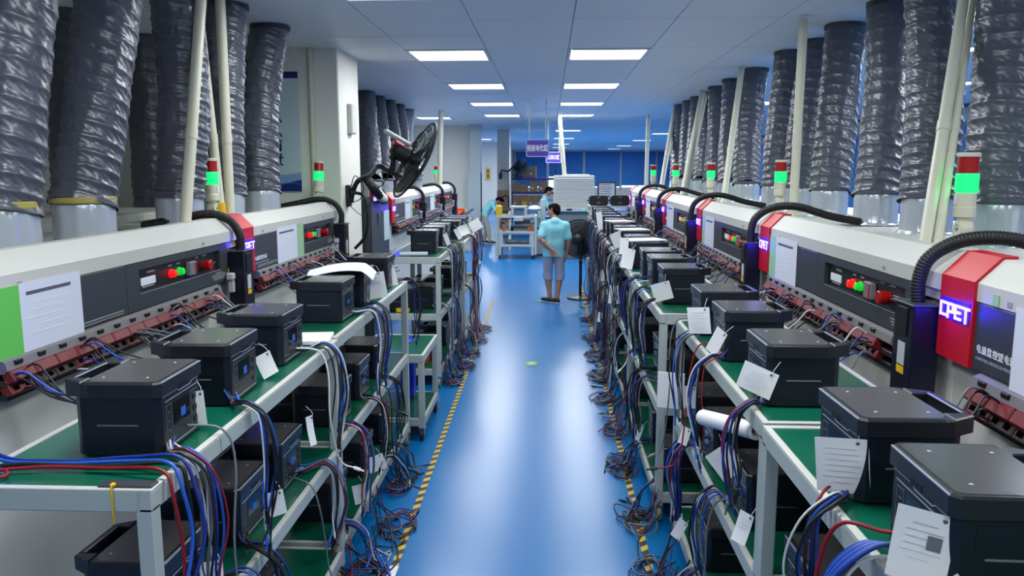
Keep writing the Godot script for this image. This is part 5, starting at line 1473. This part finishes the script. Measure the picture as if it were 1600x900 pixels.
	for k in 5:
		nl.box(Vector3(-0.05 + 0.02 * (k % 2), 1.83 - k * 0.065, 0.03), Vector3(0.3 + 0.06 * (k % 3), 0.018, 0.002))
	obj("print_lines", nl, M.print_dark, t)
	obj("stand", Buf.new().box(Vector3(0, 0.74, 0), Vector3(0.06, 1.48, 0.04)).box(Vector3(0, 0.015, 0), Vector3(0.5, 0.03, 0.36)), M.panel_grey, t)
	t = thing("end_bench", "grey steel bench with rails closing the right row, black cases on it", "bench", Vector3(1.24, 0, -16.0))
	for sx: float in [-1.0, 1.0]:
		for sz: float in [-1.0, 1.0]:
			obj("leg", Buf.new().box(Vector3(sx * 0.4, 0.78, sz * 0.3), Vector3(0.05, 1.56, 0.05), 0.004), M.rack_white, t)
	for y: float in [0.5, 1.0, 1.35, 1.46, 1.575]:
		obj("shelf_plate", Buf.new().box(Vector3(0, y - 0.012, 0), Vector3(0.86, 0.024, 0.66), 0.004), M.grey_light, t)
	for k in 2:
		t = thing("carry_case", ["black carry case on the far right bench, left of two", "black carry case on the far right bench, beside the last cable post"][k], "case", Vector3([1.0, 1.42][k], 1.578, -15.95), 0.0, "black carry cases")
		obj("shell", Buf.new().prism(rect(-0.185, 0.0, 0.185, 0.2, 0.035), -0.13, 0.13), M.black, t)
		obj("handle", Buf.new().tube(smooth([Vector3(-0.19, 0.1, -0.06), Vector3(-0.215, 0.1, -0.05), Vector3(-0.22, 0.1, 0.0), Vector3(-0.215, 0.1, 0.05), Vector3(-0.19, 0.1, 0.06)], 3), 0.012, 6), M.black_rubber, t)
		obj("latch", Buf.new().box(Vector3(0.0, 0.165, 0.132), Vector3(0.06, 0.02, 0.01), 0.002).box(Vector3(0.0, 0.06, 0.131), Vector3(0.07, 0.02, 0.004)), M.grey_mid, t)
	t = thing("end_desk", "narrow brown topped desk with dark drawers at the far end of the right racks", "desk", Vector3(0.93, 0, -15.35))
	obj("top", Buf.new().box(Vector3(0.0, 1.42, 0), Vector3(0.24, 0.05, 0.4), 0.012), M.beige, t)
	obj("carcass", Buf.new().box(Vector3(0.0, 0.7, 0), Vector3(0.22, 1.38, 0.38), 0.006), M.panel_grey, t)
	for k in 4:
		obj("drawer", Buf.new().box(Vector3(0.0, 1.28 - k * 0.2, 0.195), Vector3(0.19, 0.17, 0.014), 0.004), M.panel_dark, t)
	# hanging signs
	for k in 2:
		var p: Vector3 = [Vector3(-0.22, 2.71, -16.0), Vector3(0.135, 2.615, -22.0)][k]
		var w: float = [0.46, 0.42][k]
		var h: float = [0.345, 0.30][k]
		t = thing("hanging_sign", ["purple hanging sign with five white characters over the aisle", "smaller purple hanging sign with white characters half behind the first"][k], "sign", p)
		obj("rim", Buf.new().prism(rect(-w / 2, -h / 2, w / 2, h / 2, 0.02), -0.015, 0.01), M.sign_rim, t)
		obj("face", Buf.new().prism(rect(-w / 2 + 0.02, -h / 2 + 0.02, w / 2 - 0.02, h / 2 - 0.02, 0.008), 0.009, 0.014), M.sign_purple, t)
		var ch: Array = [["储", "能", "老", "化", "区"], ["三", "防", "口", "区"]][k]
		var sz: float = [0.074, 0.07][k]
		var g := obj("lettering", glyphs(ch, sz, sz * 1.13, 0.0105, 0.003), M.sign_text, t)
		g.scale = Vector3(1, 1.55, 1)
		g.position = Vector3(-sz * 1.13 * ch.size() / 2 + sz * 0.06, sz * 0.8, 0.015)
		for s: float in [-1.0, 1.0]:
			obj("hanger_rod", Buf.new().tube(PackedVector3Array([Vector3(s * w * 0.36, h / 2 - 0.01, 0), Vector3(s * w * 0.36, CEIL - p.y, 0)]), 0.012, 8), M.grey_light, t)

# ---------------------------------------------------------------- fans
func fan_head(t: Node3D, xf: Transform3D, R: float, solid: bool) -> void:
	# axis +z is the blowing side
	var g := Buf.new()
	var n := 120 if solid else 44
	for side in 2:
		var sg := 1.0 if side == 0 else -1.0
		for k in n:
			var a := TAU * k / n
			var pts := []
			for q in 6:
				var f := q / 5.0
				pts.append(xf * (Vector3(cos(a + sg * f * 0.25), sin(a + sg * f * 0.25), 0) * R * lerpf(0.16, 1.0, f) + Vector3(0, 0, sg * R * 0.19 * (1.0 - pow(f, 2.6)))))
			g.tube(PackedVector3Array(pts), 0.003 if not solid else 0.0026, 4, false)
		for q: float in ([0.16, 0.45, 0.72, 0.9] if not solid else [0.16, 0.26, 0.34, 0.42, 0.5, 0.58, 0.65, 0.72, 0.79, 0.86, 0.93]):
			var ring := PackedVector3Array()
			for k in 41:
				var a := TAU * k / 40
				ring.append(xf * Vector3(cos(a) * R * q, sin(a) * R * q, sg * R * 0.19 * (1.0 - pow((q - 0.16) / 0.84, 2.6))))
			g.tube(ring, 0.0038, 5, false)
	obj("guard", g, M.black, t)
	var rim := PackedVector3Array()
	for k in 49:
		rim.append(xf * Vector3(cos(TAU * k / 48) * R, sin(TAU * k / 48) * R, 0))
	obj("rim_ring", Buf.new().tube(rim, 0.011, 8, false), M.black_rubber, t)
	for k in 3:
		var b := Buf.new()
		for s in 2:
			var p := PackedVector3Array()
			for q in 9:
				for w in 5:
					var f := q / 8.0
					var a := TAU * k / 3 + (w / 4.0 - 0.5) * lerpf(0.7, 1.05, f) + f * 0.3
					p.append(xf * (Vector3(cos(a), sin(a), 0) * R * lerpf(0.12, 0.9, f) + Vector3(0, 0, (w / 4.0 - 0.5) * -0.1 * R * 2.0 * (1.0 - 0.4 * f) - 0.004 * s)))
			b.grid(p, 5, 9, false, s == 0)
		obj("blade", b, M.panel_grey, t)
	obj("hub", Buf.new().lathe([Vector2(0, -0.05), Vector2(0.07, -0.05), Vector2(0.075, 0.03), Vector2(0.05, 0.06), Vector2(0, 0.065)], 20, xf * Transform3D(Basis(Vector3.RIGHT, PI / 2), Vector3.ZERO)), M.black, t)
	obj("motor", Buf.new().lathe([Vector2(0, -0.36 * R - 0.14), Vector2(0.06, -0.36 * R - 0.13), Vector2(0.1, -0.36 * R - 0.08), Vector2(0.105, -0.16 * R - 0.02), Vector2(0.09, -0.16 * R + 0.01), Vector2(0, -0.16 * R + 0.01)], 24, xf * Transform3D(Basis(Vector3.RIGHT, PI / 2), Vector3.ZERO)), M.black_rubber, t)

func fans() -> void:
	var n := Vector3(0.80, -0.48, -0.36).normalized()
	var x := Vector3.UP.cross(n).normalized()
	var q := Basis(x, n.cross(x), n)
	var c := Vector3(-1.51, 2.40, -9.0)
	var t := thing("wall_fan", "big black wire guarded wall fan tilted down from the white pillar", "fan", Vector3.ZERO)
	fan_head(t, Transform3D(q, c), 0.47, false)
	var m := c - n * 0.27
	obj("motor_cover", Buf.new().box(m + q * Vector3(0, 0.12, -0.02), Vector3(0.09, 0.05, 0.34), 0.02, q), M.grey_light, t)
	obj("red_badge", Buf.new().box(m + q * Vector3(-0.03, 0.06, 0.02), Vector3(0.12, 0.05, 0.14), 0.02, q), M.machine_red, t)
	obj("yoke", Buf.new().bar(m + Vector3(0, -0.02, 0), m + Vector3(-0.04, -0.3, -0.05), 0.07, 0.05, 0.008).ball(m + Vector3(-0.02, -0.1, 0.05), Vector3(0.03, 0.03, 0.03), 10), M.black, t)
	var arm := smooth([m + Vector3(-0.04, -0.27, -0.05), m + Vector3(-0.2, -0.2, -0.1), Vector3(-2.12, 2.23, -9.42), Vector3(-2.29, 2.15, -9.48), Vector3(-2.36, 2.0, -9.5), Vector3(-2.38, 1.9, -9.5)], 6)
	obj("arm", Buf.new().tube(arm, 0.03, 12), M.black, t)
	obj("bracket", Buf.new().box(Vector3(-2.405, 1.98, -9.5), Vector3(0.05, 0.26, 0.12), 0.01), M.black, t)
	obj("pull_chain", Buf.new().tube(smooth([m, m + Vector3(-0.1, -0.35, 0.0), m + Vector3(-0.25, -0.5, 0.0), Vector3(-2.2, 1.75, -9.4), Vector3(-2.37, 1.85, -9.45)], 5), 0.005, 5).tube(smooth([Vector3(-2.37, 2.05, -9.45), Vector3(-2.3, 2.22, -9.4), Vector3(-2.2, 2.1, -9.4), Vector3(-2.24, 1.95, -9.4), Vector3(-2.36, 1.9, -9.45)], 5), 0.006, 5), M.black, t)
	obj("power_cable", Buf.new().tube(smooth([Vector3(-2.36, 2.02, -9.44), Vector3(-2.2, 1.98, -9.4), Vector3(-2.16, 1.75, -9.4), Vector3(-2.2, 1.5, -9.4), Vector3(-2.33, 1.35, -9.42)], 6), 0.02, 8), M.black, t)
	# the far wall fan
	t = thing("wall_fan", "small looking black wall fan far back on the pillar beside the blue shelf", "fan", Vector3.ZERO)
	n = Vector3(0.75, -0.3, 0.58).normalized()
	x = Vector3.UP.cross(n).normalized()
	q = Basis(x, n.cross(x), n)
	c = Vector3(-0.98, 2.3, -27.2)
	fan_head(t, Transform3D(q, c), 0.36, false)
	obj("arm", Buf.new().tube(smooth([c - n * 0.3, c + Vector3(-0.4, -0.08, -0.1), Vector3(-1.62, 2.26, -27.9), Vector3(-1.7, 2.1, -28.3)], 6), 0.03, 8), M.black, t)
	obj("bracket", Buf.new().box(Vector3(-1.7, 2.05, -28.34), Vector3(0.1, 0.2, 0.08), 0.01), M.black, t)
	# the floor fan
	t = thing("floor_fan", "black pedestal fan on a round base beside the standing man", "fan", Vector3(0.585, 0, -14.05))
	obj("base", Buf.new().lathe([Vector2(0, 0.0), Vector2(0.235, 0), Vector2(0.24, 0.012), Vector2(0.235, 0.03), Vector2(0.08, 0.045), Vector2(0.04, 0.06), Vector2(0, 0.06)], 36), M.panel_dark, t)
	obj("pole", Buf.new().lathe([Vector2(0.026, 0.05), Vector2(0.026, 0.62), Vector2(0.034, 0.625), Vector2(0.034, 0.68), Vector2(0.02, 0.69), Vector2(0.02, 0.98)], 16), M.black, t)
	n = Vector3(0.25, 0.05, -1.0).normalized()
	x = Vector3.UP.cross(n).normalized()
	fan_head(t, Transform3D(Basis(x, n.cross(x), n), Vector3(-0.02, 1.065, -0.12)), 0.345, true)
	obj("neck", Buf.new().box(Vector3(0, 0.97, -0.02), Vector3(0.06, 0.1, 0.1), 0.01), M.black, t)
	obj("cable", Buf.new().tube(smooth([Vector3(0.03, 0.9, 0.02), Vector3(0.1, 0.5, 0.05), Vector3(0.06, 0.2, 0.05), Vector3(0.12, 0.03, 0.05), Vector3(0.22, 0.01, 0.1)], 5), 0.006, 5), M.black, t)

func aisle_things() -> void:
	# the banner on the pillar wall
	var t := thing("banner", "pale blue upright banner with dark blue characters on the wall behind the left hoses", "banner", Vector3(-3.34, 2.72, -9.235))
	obj("sheet", Buf.new().box(Vector3.ZERO, Vector3(0.9, 1.37, 0.012), 0.002), M.banner_pale, t)
	obj("top_strip", Buf.new().box(Vector3(0, 0.65, 0.007), Vector3(0.9, 0.075, 0.003)), M.banner_blue, t)
	var wave := PackedVector2Array([Vector2(-0.45, -0.68), Vector2(0.45, -0.68)])
	for k in 13:
		var u := 1.0 - k / 12.0
		wave.append(Vector2(-0.45 + 0.9 * u, -0.565 + 0.03 * sin(u * 7.0)))
	obj("dark_wave", Buf.new().prism(wave, 0.006, 0.0085), M.banner_blue, t)
	wave = PackedVector2Array([Vector2(-0.45, -0.6), Vector2(0.45, -0.6)])
	for k in 13:
		var u := 1.0 - k / 12.0
		wave.append(Vector2(-0.45 + 0.9 * u, -0.44 + 0.05 * sin(u * 5.0 + 1.0)))
	obj("pale_wave", Buf.new().prism(wave, 0.006, 0.0075), M.banner_mid, t)
	obj("bright_stroke", Buf.new().tube(smooth([Vector3(0.0, -0.66, 0.009), Vector3(0.15, -0.62, 0.009), Vector3(0.3, -0.585, 0.009), Vector3(0.44, -0.6, 0.009)], 5), 0.008, 5), M.banner_light, t)
	var g := obj("lettering", glyphs(["人", "人", "有", "责"], 0.14, 0.165, 0.018, 0.003, true), M.banner_blue, t)
	g.position = Vector3(0.10, 0.26, 0.008)

# ---------------------------------------------------------------- people
# one continuous surface round tapered bones [from, to, radius, radius], joined smoothly and meshed by surface nets
func skin_of(out: Buf, bones: Array, cell: float, k: float, clips := []) -> void:
	var lo := Vector3(1e9, 1e9, 1e9)
	var hi := -lo
	for b in bones:
		var r := Vector3.ONE * (maxf(b[2], b[3]) + cell * 2.0)
		lo = lo.min(b[0] - r).min(b[1] - r)
		hi = hi.max(b[0] + r).max(b[1] + r)
	var nx := int((hi.x - lo.x) / cell) + 2
	var ny := int((hi.y - lo.y) / cell) + 2
	var nz := int((hi.z - lo.z) / cell) + 2
	var f := PackedFloat32Array()
	f.resize(nx * ny * nz)
	f.fill(1000.0)
	var sy := nx
	var sz := nx * ny
	for b in bones:
		var a: Vector3 = b[0]
		var ab: Vector3 = b[1] - a
		var len2 := maxf(ab.length_squared(), 1e-9)
		var ra: float = b[2]
		var rb: float = b[3]
		var r := Vector3.ONE * (maxf(ra, rb) + cell * 2.0 + k)
		var p0: Vector3 = ((a.min(b[1]) - r - lo) / cell).floor().max(Vector3.ZERO)
		var p1: Vector3 = ((a.max(b[1]) + r - lo) / cell).ceil()
		for z in range(int(p0.z), mini(int(p1.z) + 1, nz)):
			for y in range(int(p0.y), mini(int(p1.y) + 1, ny)):
				for x in range(int(p0.x), mini(int(p1.x) + 1, nx)):
					var p := lo + Vector3(x, y, z) * cell
					var h := clampf((p - a).dot(ab) / len2, 0.0, 1.0)
					var d := p.distance_to(a + ab * h) - lerpf(ra, rb, h)
					var i := x + y * sy + z * sz
					var d0 := f[i]
					if d0 < 999.0:
						var m := maxf(k - absf(d - d0), 0.0) / k
						d = minf(d, d0) - m * m * k * 0.25
					f[i] = d
	for c in clips:
		for z in nz:
			for y in ny:
				for x in nx:
					var i := x + y * sy + z * sz
					if f[i] < cell * 4.0:
						f[i] = maxf(f[i], (lo + Vector3(x, y, z) * cell - c[0]).dot(c[1]))
	var vid := {}
	var verts := PackedVector3Array()
	var offs := [0, 1, sy, sy + 1, sz, sz + 1, sz + sy, sz + sy + 1]
	for z in nz - 1:
		for y in ny - 1:
			for x in nx - 1:
				var i := x + y * sy + z * sz
				if absf(f[i]) > cell * 2.5:
					continue
				var pos := 0
				for o: int in offs:
					if f[i + o] > 0.0:
						pos += 1
				if pos == 0 or pos == 8:
					continue
				var sum := Vector3.ZERO
				var cnt := 0
				for e in [[0, 1], [2, 3], [4, 5], [6, 7], [0, 2], [1, 3], [4, 6], [5, 7], [0, 4], [1, 5], [2, 6], [3, 7]]:
					var d0: float = f[i + offs[e[0]]]
					var d1: float = f[i + offs[e[1]]]
					if (d0 > 0.0) != (d1 > 0.0):
						var w := d0 / (d0 - d1)
						var c0 := Vector3(e[0] & 1, (e[0] >> 1) & 1, e[0] >> 2)
						var c1 := Vector3(e[1] & 1, (e[1] >> 1) & 1, e[1] >> 2)
						sum += c0.lerp(c1, w)
						cnt += 1
				vid[i] = verts.size()
				verts.append(lo + (Vector3(x, y, z) + sum / cnt) * cell)
	var nor := PackedVector3Array()
	nor.resize(verts.size())
	var idx := PackedInt32Array()
	var ax := [[1, sy, sz], [sy, sz, 1], [sz, 1, sy]]
	for i: int in vid:
		for a in ax:
			var j: int = i + a[0]
			if j >= f.size() or (f[i] > 0.0) == (f[j] > 0.0):
				continue
			var q0: int = vid.get(i - a[1] - a[2], -1)
			var q1: int = vid.get(i - a[2], -1)
			var q3: int = vid.get(i - a[1], -1)
			if q0 < 0 or q1 < 0 or q3 < 0:
				continue
			var q2: int = vid[i]
			if f[i] > 0.0:
				var w := q1
				q1 = q3
				q3 = w
			var nn := (verts[q2] - verts[q0]).cross(verts[q3] - verts[q1])
			for q in [q0, q1, q2, q3]:
				nor[q] += nn
			idx.append_array([q0, q2, q1, q0, q3, q2])
	var base := out.v.size()
	for a in nor.size():
		nor[a] = nor[a].normalized()
	out.v.append_array(verts)
	out.n.append_array(nor)
	for a in idx:
		out.i.append(a + base)

# palm, four fingers of different length and a thumb from the side of the palm
func hand_bones(wrist: Vector3, dir: Vector3, across: Vector3, palm: Vector3, curl: float) -> Array:
	var b := [[wrist - dir * 0.02, wrist + dir * 0.03, 0.026, 0.027]]
	for k in 4:
		var s := (k - 1.5) * 0.02
		var root := wrist + dir * (0.085 - 0.006 * absf(k - 1.2)) + across * s
		b.append([wrist + dir * 0.02 + across * s * 0.6, root, 0.0135, 0.0125])
		var l: float = [0.068, 0.078, 0.072, 0.056][k]
		var d1 := (dir + palm * curl * 0.5).normalized()
		var d2 := (dir + palm * curl * 1.5).normalized()
		var m := root + d1 * l * 0.5
		b.append([root, m, 0.0095, 0.0088])
		b.append([m, m + d2 * l * 0.5, 0.0088, 0.0075])
	var tr := wrist + dir * 0.03 - across * 0.028
	var tm := tr + (dir * 0.6 - across * 0.6 + palm * 0.3).normalized() * 0.04
	b.append([wrist + dir * 0.015 - across * 0.015, tr, 0.014, 0.013])
	b.append([tr, tm, 0.012, 0.0105])
	b.append([tm, tm + (dir * 0.9 - across * 0.1 + palm * 0.5).normalized() * 0.032, 0.0105, 0.008])
	return b

# J: joints in the person's own frame (feet at the origin, y up)
func person(label: String, at: Vector3, J: Dictionary, shorts: bool, pants: Material, fine: float) -> Node3D:
	var t := thing("person", label, "person", at)
	var up: Vector3 = (J.head - J.neck).normalized()
	var fc: Vector3 = J.face
	var sd := fc.cross(up).normalized()
	var skin := Buf.new()
	var bones := [[J.neck - up * 0.05, J.head - up * 0.03, 0.056, 0.052], [J.chest, J.pelvis, 0.085, 0.09], [J.sh_l, J.sh_r, 0.045, 0.045]]
	for s in ["_l", "_r"]:
		bones.append([J["sh" + s], J["el" + s], 0.048, 0.039])
		bones.append([J["el" + s], J["el" + s].lerp(J["wr" + s], 0.3), 0.039, 0.041])
		bones.append([J["el" + s].lerp(J["wr" + s], 0.3), J["wr" + s], 0.041, 0.027])
		bones.append([J["hip" + s], J["kn" + s], 0.075, 0.05])
		bones.append([J["kn" + s], J["kn" + s].lerp(J["an" + s], 0.3), 0.05, 0.055])
		bones.append([J["kn" + s].lerp(J["an" + s], 0.3), J["an" + s], 0.055, 0.035])
	skin_of(skin, bones, 0.012 * fine, 0.03)
	for s in ["_l", "_r"]:
		skin_of(skin, hand_bones(J["wr" + s], J["hd" + s], J["ha" + s], J["hp" + s], J.curl), 0.0045 * fine, 0.008)
	# head: skull, jaw, nose, ears, brows
	var h: Vector3 = J.head
	skin_of(skin, [[h + up * 0.035 - fc * 0.02, h + up * 0.03 + fc * 0.025, 0.086, 0.076], [h + fc * 0.03, h - up * 0.075 + fc * 0.052, 0.068, 0.042], [h - up * 0.04 - sd * 0.03 + fc * 0.02, h - up * 0.04 + sd * 0.03 + fc * 0.02, 0.05, 0.05],
		[h + up * 0.015 + fc * 0.098, h - up * 0.022 + fc * 0.122, 0.009, 0.015], [h - up * 0.022 + fc * 0.112 - sd * 0.009, h - up * 0.022 + fc * 0.112 + sd * 0.009, 0.010, 0.010],
		[h - up * 0.015 + sd * 0.077 - fc * 0.002, h + up * 0.02 + sd * 0.084 - fc * 0.012, 0.012, 0.016], [h - up * 0.015 - sd * 0.077 - fc * 0.002, h + up * 0.02 - sd * 0.084 - fc * 0.012, 0.012, 0.016],
		[h - up * 0.055 + fc * 0.09 - sd * 0.015, h - up * 0.055 + fc * 0.09 + sd * 0.015, 0.011, 0.011]], 0.006 * fine, 0.014)
	obj("body", skin, M.skin, t)
	var hair := Buf.new()
	var hn := (fc * 0.8 - up * 0.6).normalized()
	skin_of(hair, [[h + up * 0.045 - fc * 0.025, h + up * 0.055 + fc * 0.03, 0.098, 0.082], [h - up * 0.02 - fc * 0.045, h - up * 0.03 - fc * 0.04, 0.07, 0.06], [h + up * 0.09 + fc * 0.06, h + up * 0.1, 0.04, 0.05]], 0.008 * fine, 0.03, [[h + hn * 0.022, hn]])
	obj("hair", hair, M.hair, t)
	var eyes := Buf.new()
	var iris := Buf.new()
	for s: float in [-1.0, 1.0]:
		var e := h + up * 0.012 + fc * 0.091 + sd * s * 0.031
		eyes.ball(e, Vector3(0.011, 0.008, 0.011), 10)
		iris.ball(e + fc * 0.008, Vector3(0.005, 0.005, 0.005), 8)
	obj("eye", eyes, M.eye, t)
	obj("iris", iris, M.hair, t)
	obj("mouth", Buf.new().tube(PackedVector3Array([h - up * 0.057 + fc * 0.098 - sd * 0.022, h - up * 0.055 + fc * 0.103, h - up * 0.057 + fc * 0.098 + sd * 0.022]), 0.005, 6), M.lip, t)
	# polo shirt
	var shirt := Buf.new()
	var side: Vector3 = (J.sh_r - J.sh_l).normalized()
	var spine: Vector3 = (J.neck - J.pelvis).normalized()
	var sb := [[J.sh_l + side * 0.02, J.sh_r - side * 0.02, 0.058, 0.058], [J.neck - up * 0.05, J.chest, 0.085, 0.115], [J.chest, J.hem, 0.112, 0.112], [J.neck - up * 0.04, J.sh_l, 0.06, 0.056], [J.neck - up * 0.04, J.sh_r, 0.06, 0.056]]
	for s: float in [-1.0, 1.0]:
		sb.append([J.chest + side * s * 0.085, J.waist + side * s * 0.07, 0.112, 0.105])
		sb.append([J.waist + side * s * 0.07, J.hem + side * s * 0.085, 0.105, 0.108])
	for s in ["_l", "_r"]:
		sb.append([J["sh" + s], J["sh" + s].lerp(J["el" + s], 0.78), 0.060, 0.066])
	skin_of(shirt, sb, 0.012 * fine, 0.045, [[J.hem, -spine]])
	var so := obj("polo_shirt", shirt, M.shirt, t)
	var ring := PackedVector3Array()
	for k in 21:
		var a := TAU * k / 20
		ring.append(J.neck + up * 0.004 + side * cos(a) * 0.066 + side.cross(up) * sin(a) * 0.064 - up * 0.012 * sin(a))
	obj("collar", Buf.new().tube(ring, 0.013, 8, false), M.shirt, so)
	# shorts or trousers
	var leg := Buf.new()
	var lb := [[J.pelvis + side * -0.06, J.pelvis + side * 0.06, 0.108, 0.108]]
	var clips := []
	for s in ["_l", "_r"]:
		lb.append([J["hip" + s], J["kn" + s], 0.098, 0.077])
		var low: Vector3 = J["kn" + s].lerp(J["an" + s], 0.22 if shorts else 0.93)
		lb.append([J["kn" + s], low, 0.077, 0.08 if shorts else 0.062])
	if shorts:
		clips.append([J.kn_l.lerp(J.an_l, 0.2), Vector3(0, -1, 0)])
	skin_of(leg, lb, 0.012 * fine, 0.03, clips)
	obj("shorts" if shorts else "trousers", leg, pants, t)
	for s in ["_l", "_r"]:
		var a: Vector3 = J["an" + s]
		var d: Vector3 = J["toe" + s]
		var shoe := Buf.new()
		var g := Vector3(a.x, 0.045, a.z)
		skin_of(shoe, [[g - d * 0.05, g + d * 0.07, 0.045, 0.045], [g + d * 0.07, g + d * 0.16, 0.045, 0.036], [g, g + Vector3(0, 0.02, 0), 0.044, 0.042]], 0.009 * fine, 0.02, [[Vector3(0, 0.022, 0), Vector3(0, -1, 0)]])
		var sh := obj("shoe", shoe, M.shoe, t)
		var sole := Buf.new()
		skin_of(sole, [[g - d * 0.05 - Vector3(0, 0.03, 0), g + d * 0.155 - Vector3(0, 0.03, 0), 0.048, 0.042]], 0.009 * fine, 0.02, [[Vector3(0, 0.003, 0), Vector3(0, -1, 0)], [Vector3(0, 0.024, 0), Vector3(0, 1, 0)]])
		obj("sole", sole, M.sole, sh)
	return t

func people() -> void:
	var V := func(x: float, y: float, z: float): return Vector3(x, y, z)
	person("man in pale blue polo shirt and grey shorts, one hand behind his back", Vector3(0.10, 0, -13.6), {
		"head": V.call(-0.0, 1.575, -0.10), "neck": V.call(0.015, 1.435, -0.02), "face": Vector3(-0.86, -0.16, -0.48).normalized(), "chest": V.call(0.02, 1.26, 0.0), "waist": V.call(0.0, 1.02, 0.02), "hem": V.call(0.0, 0.80, 0.0), "pelvis": V.call(0.0, 0.90, 0.0),
		"sh_l": V.call(-0.175, 1.34, 0.0), "el_l": V.call(-0.235, 1.115, 0.13), "wr_l": V.call(-0.045, 0.945, 0.165), "hd_l": Vector3(0.62, -0.78, 0.05).normalized(), "ha_l": Vector3(0.78, 0.62, 0.1).normalized(), "hp_l": Vector3(0.05, 0.0, 1.0),
		"sh_r": V.call(0.205, 1.34, 0.0), "el_r": V.call(0.26, 1.09, 0.03), "wr_r": V.call(0.225, 0.85, -0.03), "hd_r": Vector3(-0.1, -0.98, -0.15).normalized(), "ha_r": Vector3(0.1, 0.1, 0.98).normalized(), "hp_r": Vector3(-1.0, 0.1, 0.0),
		"hip_l": V.call(-0.09, 0.87, 0.0), "kn_l": V.call(-0.10, 0.48, -0.03), "an_l": V.call(-0.06, 0.075, 0.03), "toe_l": Vector3(-0.75, 0, -0.66).normalized(),
		"hip_r": V.call(0.09, 0.87, 0.0), "kn_r": V.call(0.11, 0.48, -0.01), "an_r": V.call(0.055, 0.075, 0.08), "toe_r": Vector3(-0.35, 0, -0.93).normalized(), "curl": 0.45}, true, M.shorts, 1.0)
	# the worker bending over the trolley's end
	person("worker in a pale blue shirt and light trousers bending forward at the far trolley", Vector3(-1.86, 0, -24.5), {
		"head": V.call(0.34, 1.33, 0.0), "neck": V.call(0.22, 1.30, 0.0), "face": Vector3(0.62, -0.78, 0.0), "chest": V.call(0.10, 1.22, 0.0), "waist": V.call(-0.05, 1.05, 0.0), "hem": V.call(-0.1, 0.88, 0.0), "pelvis": V.call(-0.1, 0.92, 0.0),
		"sh_l": V.call(0.16, 1.25, -0.18), "el_l": V.call(0.25, 1.0, -0.2), "wr_l": V.call(0.38, 0.8, -0.15), "hd_l": Vector3(0.5, -0.85, 0.1).normalized(), "ha_l": Vector3(0, 0.1, 1).normalized(), "hp_l": Vector3(-0.8, -0.5, 0.0).normalized(),
		"sh_r": V.call(0.16, 1.25, 0.18), "el_r": V.call(0.24, 1.0, 0.2), "wr_r": V.call(0.36, 0.78, 0.15), "hd_r": Vector3(0.5, -0.85, -0.1).normalized(), "ha_r": Vector3(0, 0.1, -1).normalized(), "hp_r": Vector3(-0.8, -0.5, 0.0).normalized(),
		"hip_l": V.call(-0.1, 0.88, -0.09), "kn_l": V.call(-0.06, 0.48, -0.1), "an_l": V.call(-0.14, 0.08, -0.12), "toe_l": Vector3(1, 0, -0.1).normalized(),
		"hip_r": V.call(-0.1, 0.88, 0.09), "kn_r": V.call(0.0, 0.48, 0.1), "an_r": V.call(0.06, 0.08, 0.12), "toe_r": Vector3(1, 0, 0.1).normalized(), "curl": 0.6}, false, M.khaki, 1.35)
	# the worker behind the bench
	person("worker in a pale blue shirt standing in profile beyond the far bench, arms forward", Vector3(-0.2, 0, -23.75), {
		"head": V.call(0.2, 1.64, 0.0), "neck": V.call(0.12, 1.5, 0.0), "face": Vector3(0.94, -0.34, 0.0).normalized(), "chest": V.call(0.07, 1.32, 0.0), "waist": V.call(0.0, 1.08, 0.0), "hem": V.call(-0.02, 0.84, 0.0), "pelvis": V.call(-0.02, 0.92, 0.0),
		"sh_l": V.call(0.1, 1.42, -0.18), "el_l": V.call(0.2, 1.18, -0.2), "wr_l": V.call(0.42, 1.26, -0.14), "hd_l": Vector3(1, 0.05, 0.1).normalized(), "ha_l": Vector3(0, 0.1, 1).normalized(), "hp_l": Vector3(0, -1, 0.1).normalized(),
		"sh_r": V.call(0.1, 1.42, 0.18), "el_r": V.call(0.2, 1.17, 0.2), "wr_r": V.call(0.42, 1.27, 0.14), "hd_r": Vector3(1, 0.05, -0.1).normalized(), "ha_r": Vector3(0, 0.1, -1).normalized(), "hp_r": Vector3(0, -1, -0.1).normalized(),
		"hip_l": V.call(-0.02, 0.88, -0.09), "kn_l": V.call(0.0, 0.48, -0.1), "an_l": V.call(-0.04, 0.08, -0.11), "toe_l": Vector3(1, 0, -0.1).normalized(),
		"hip_r": V.call(-0.02, 0.88, 0.09), "kn_r": V.call(0.02, 0.48, 0.1), "an_r": V.call(0.0, 0.08, 0.11), "toe_r": Vector3(1, 0, 0.1).normalized(), "curl": 0.6}, false, M.khaki, 1.35)
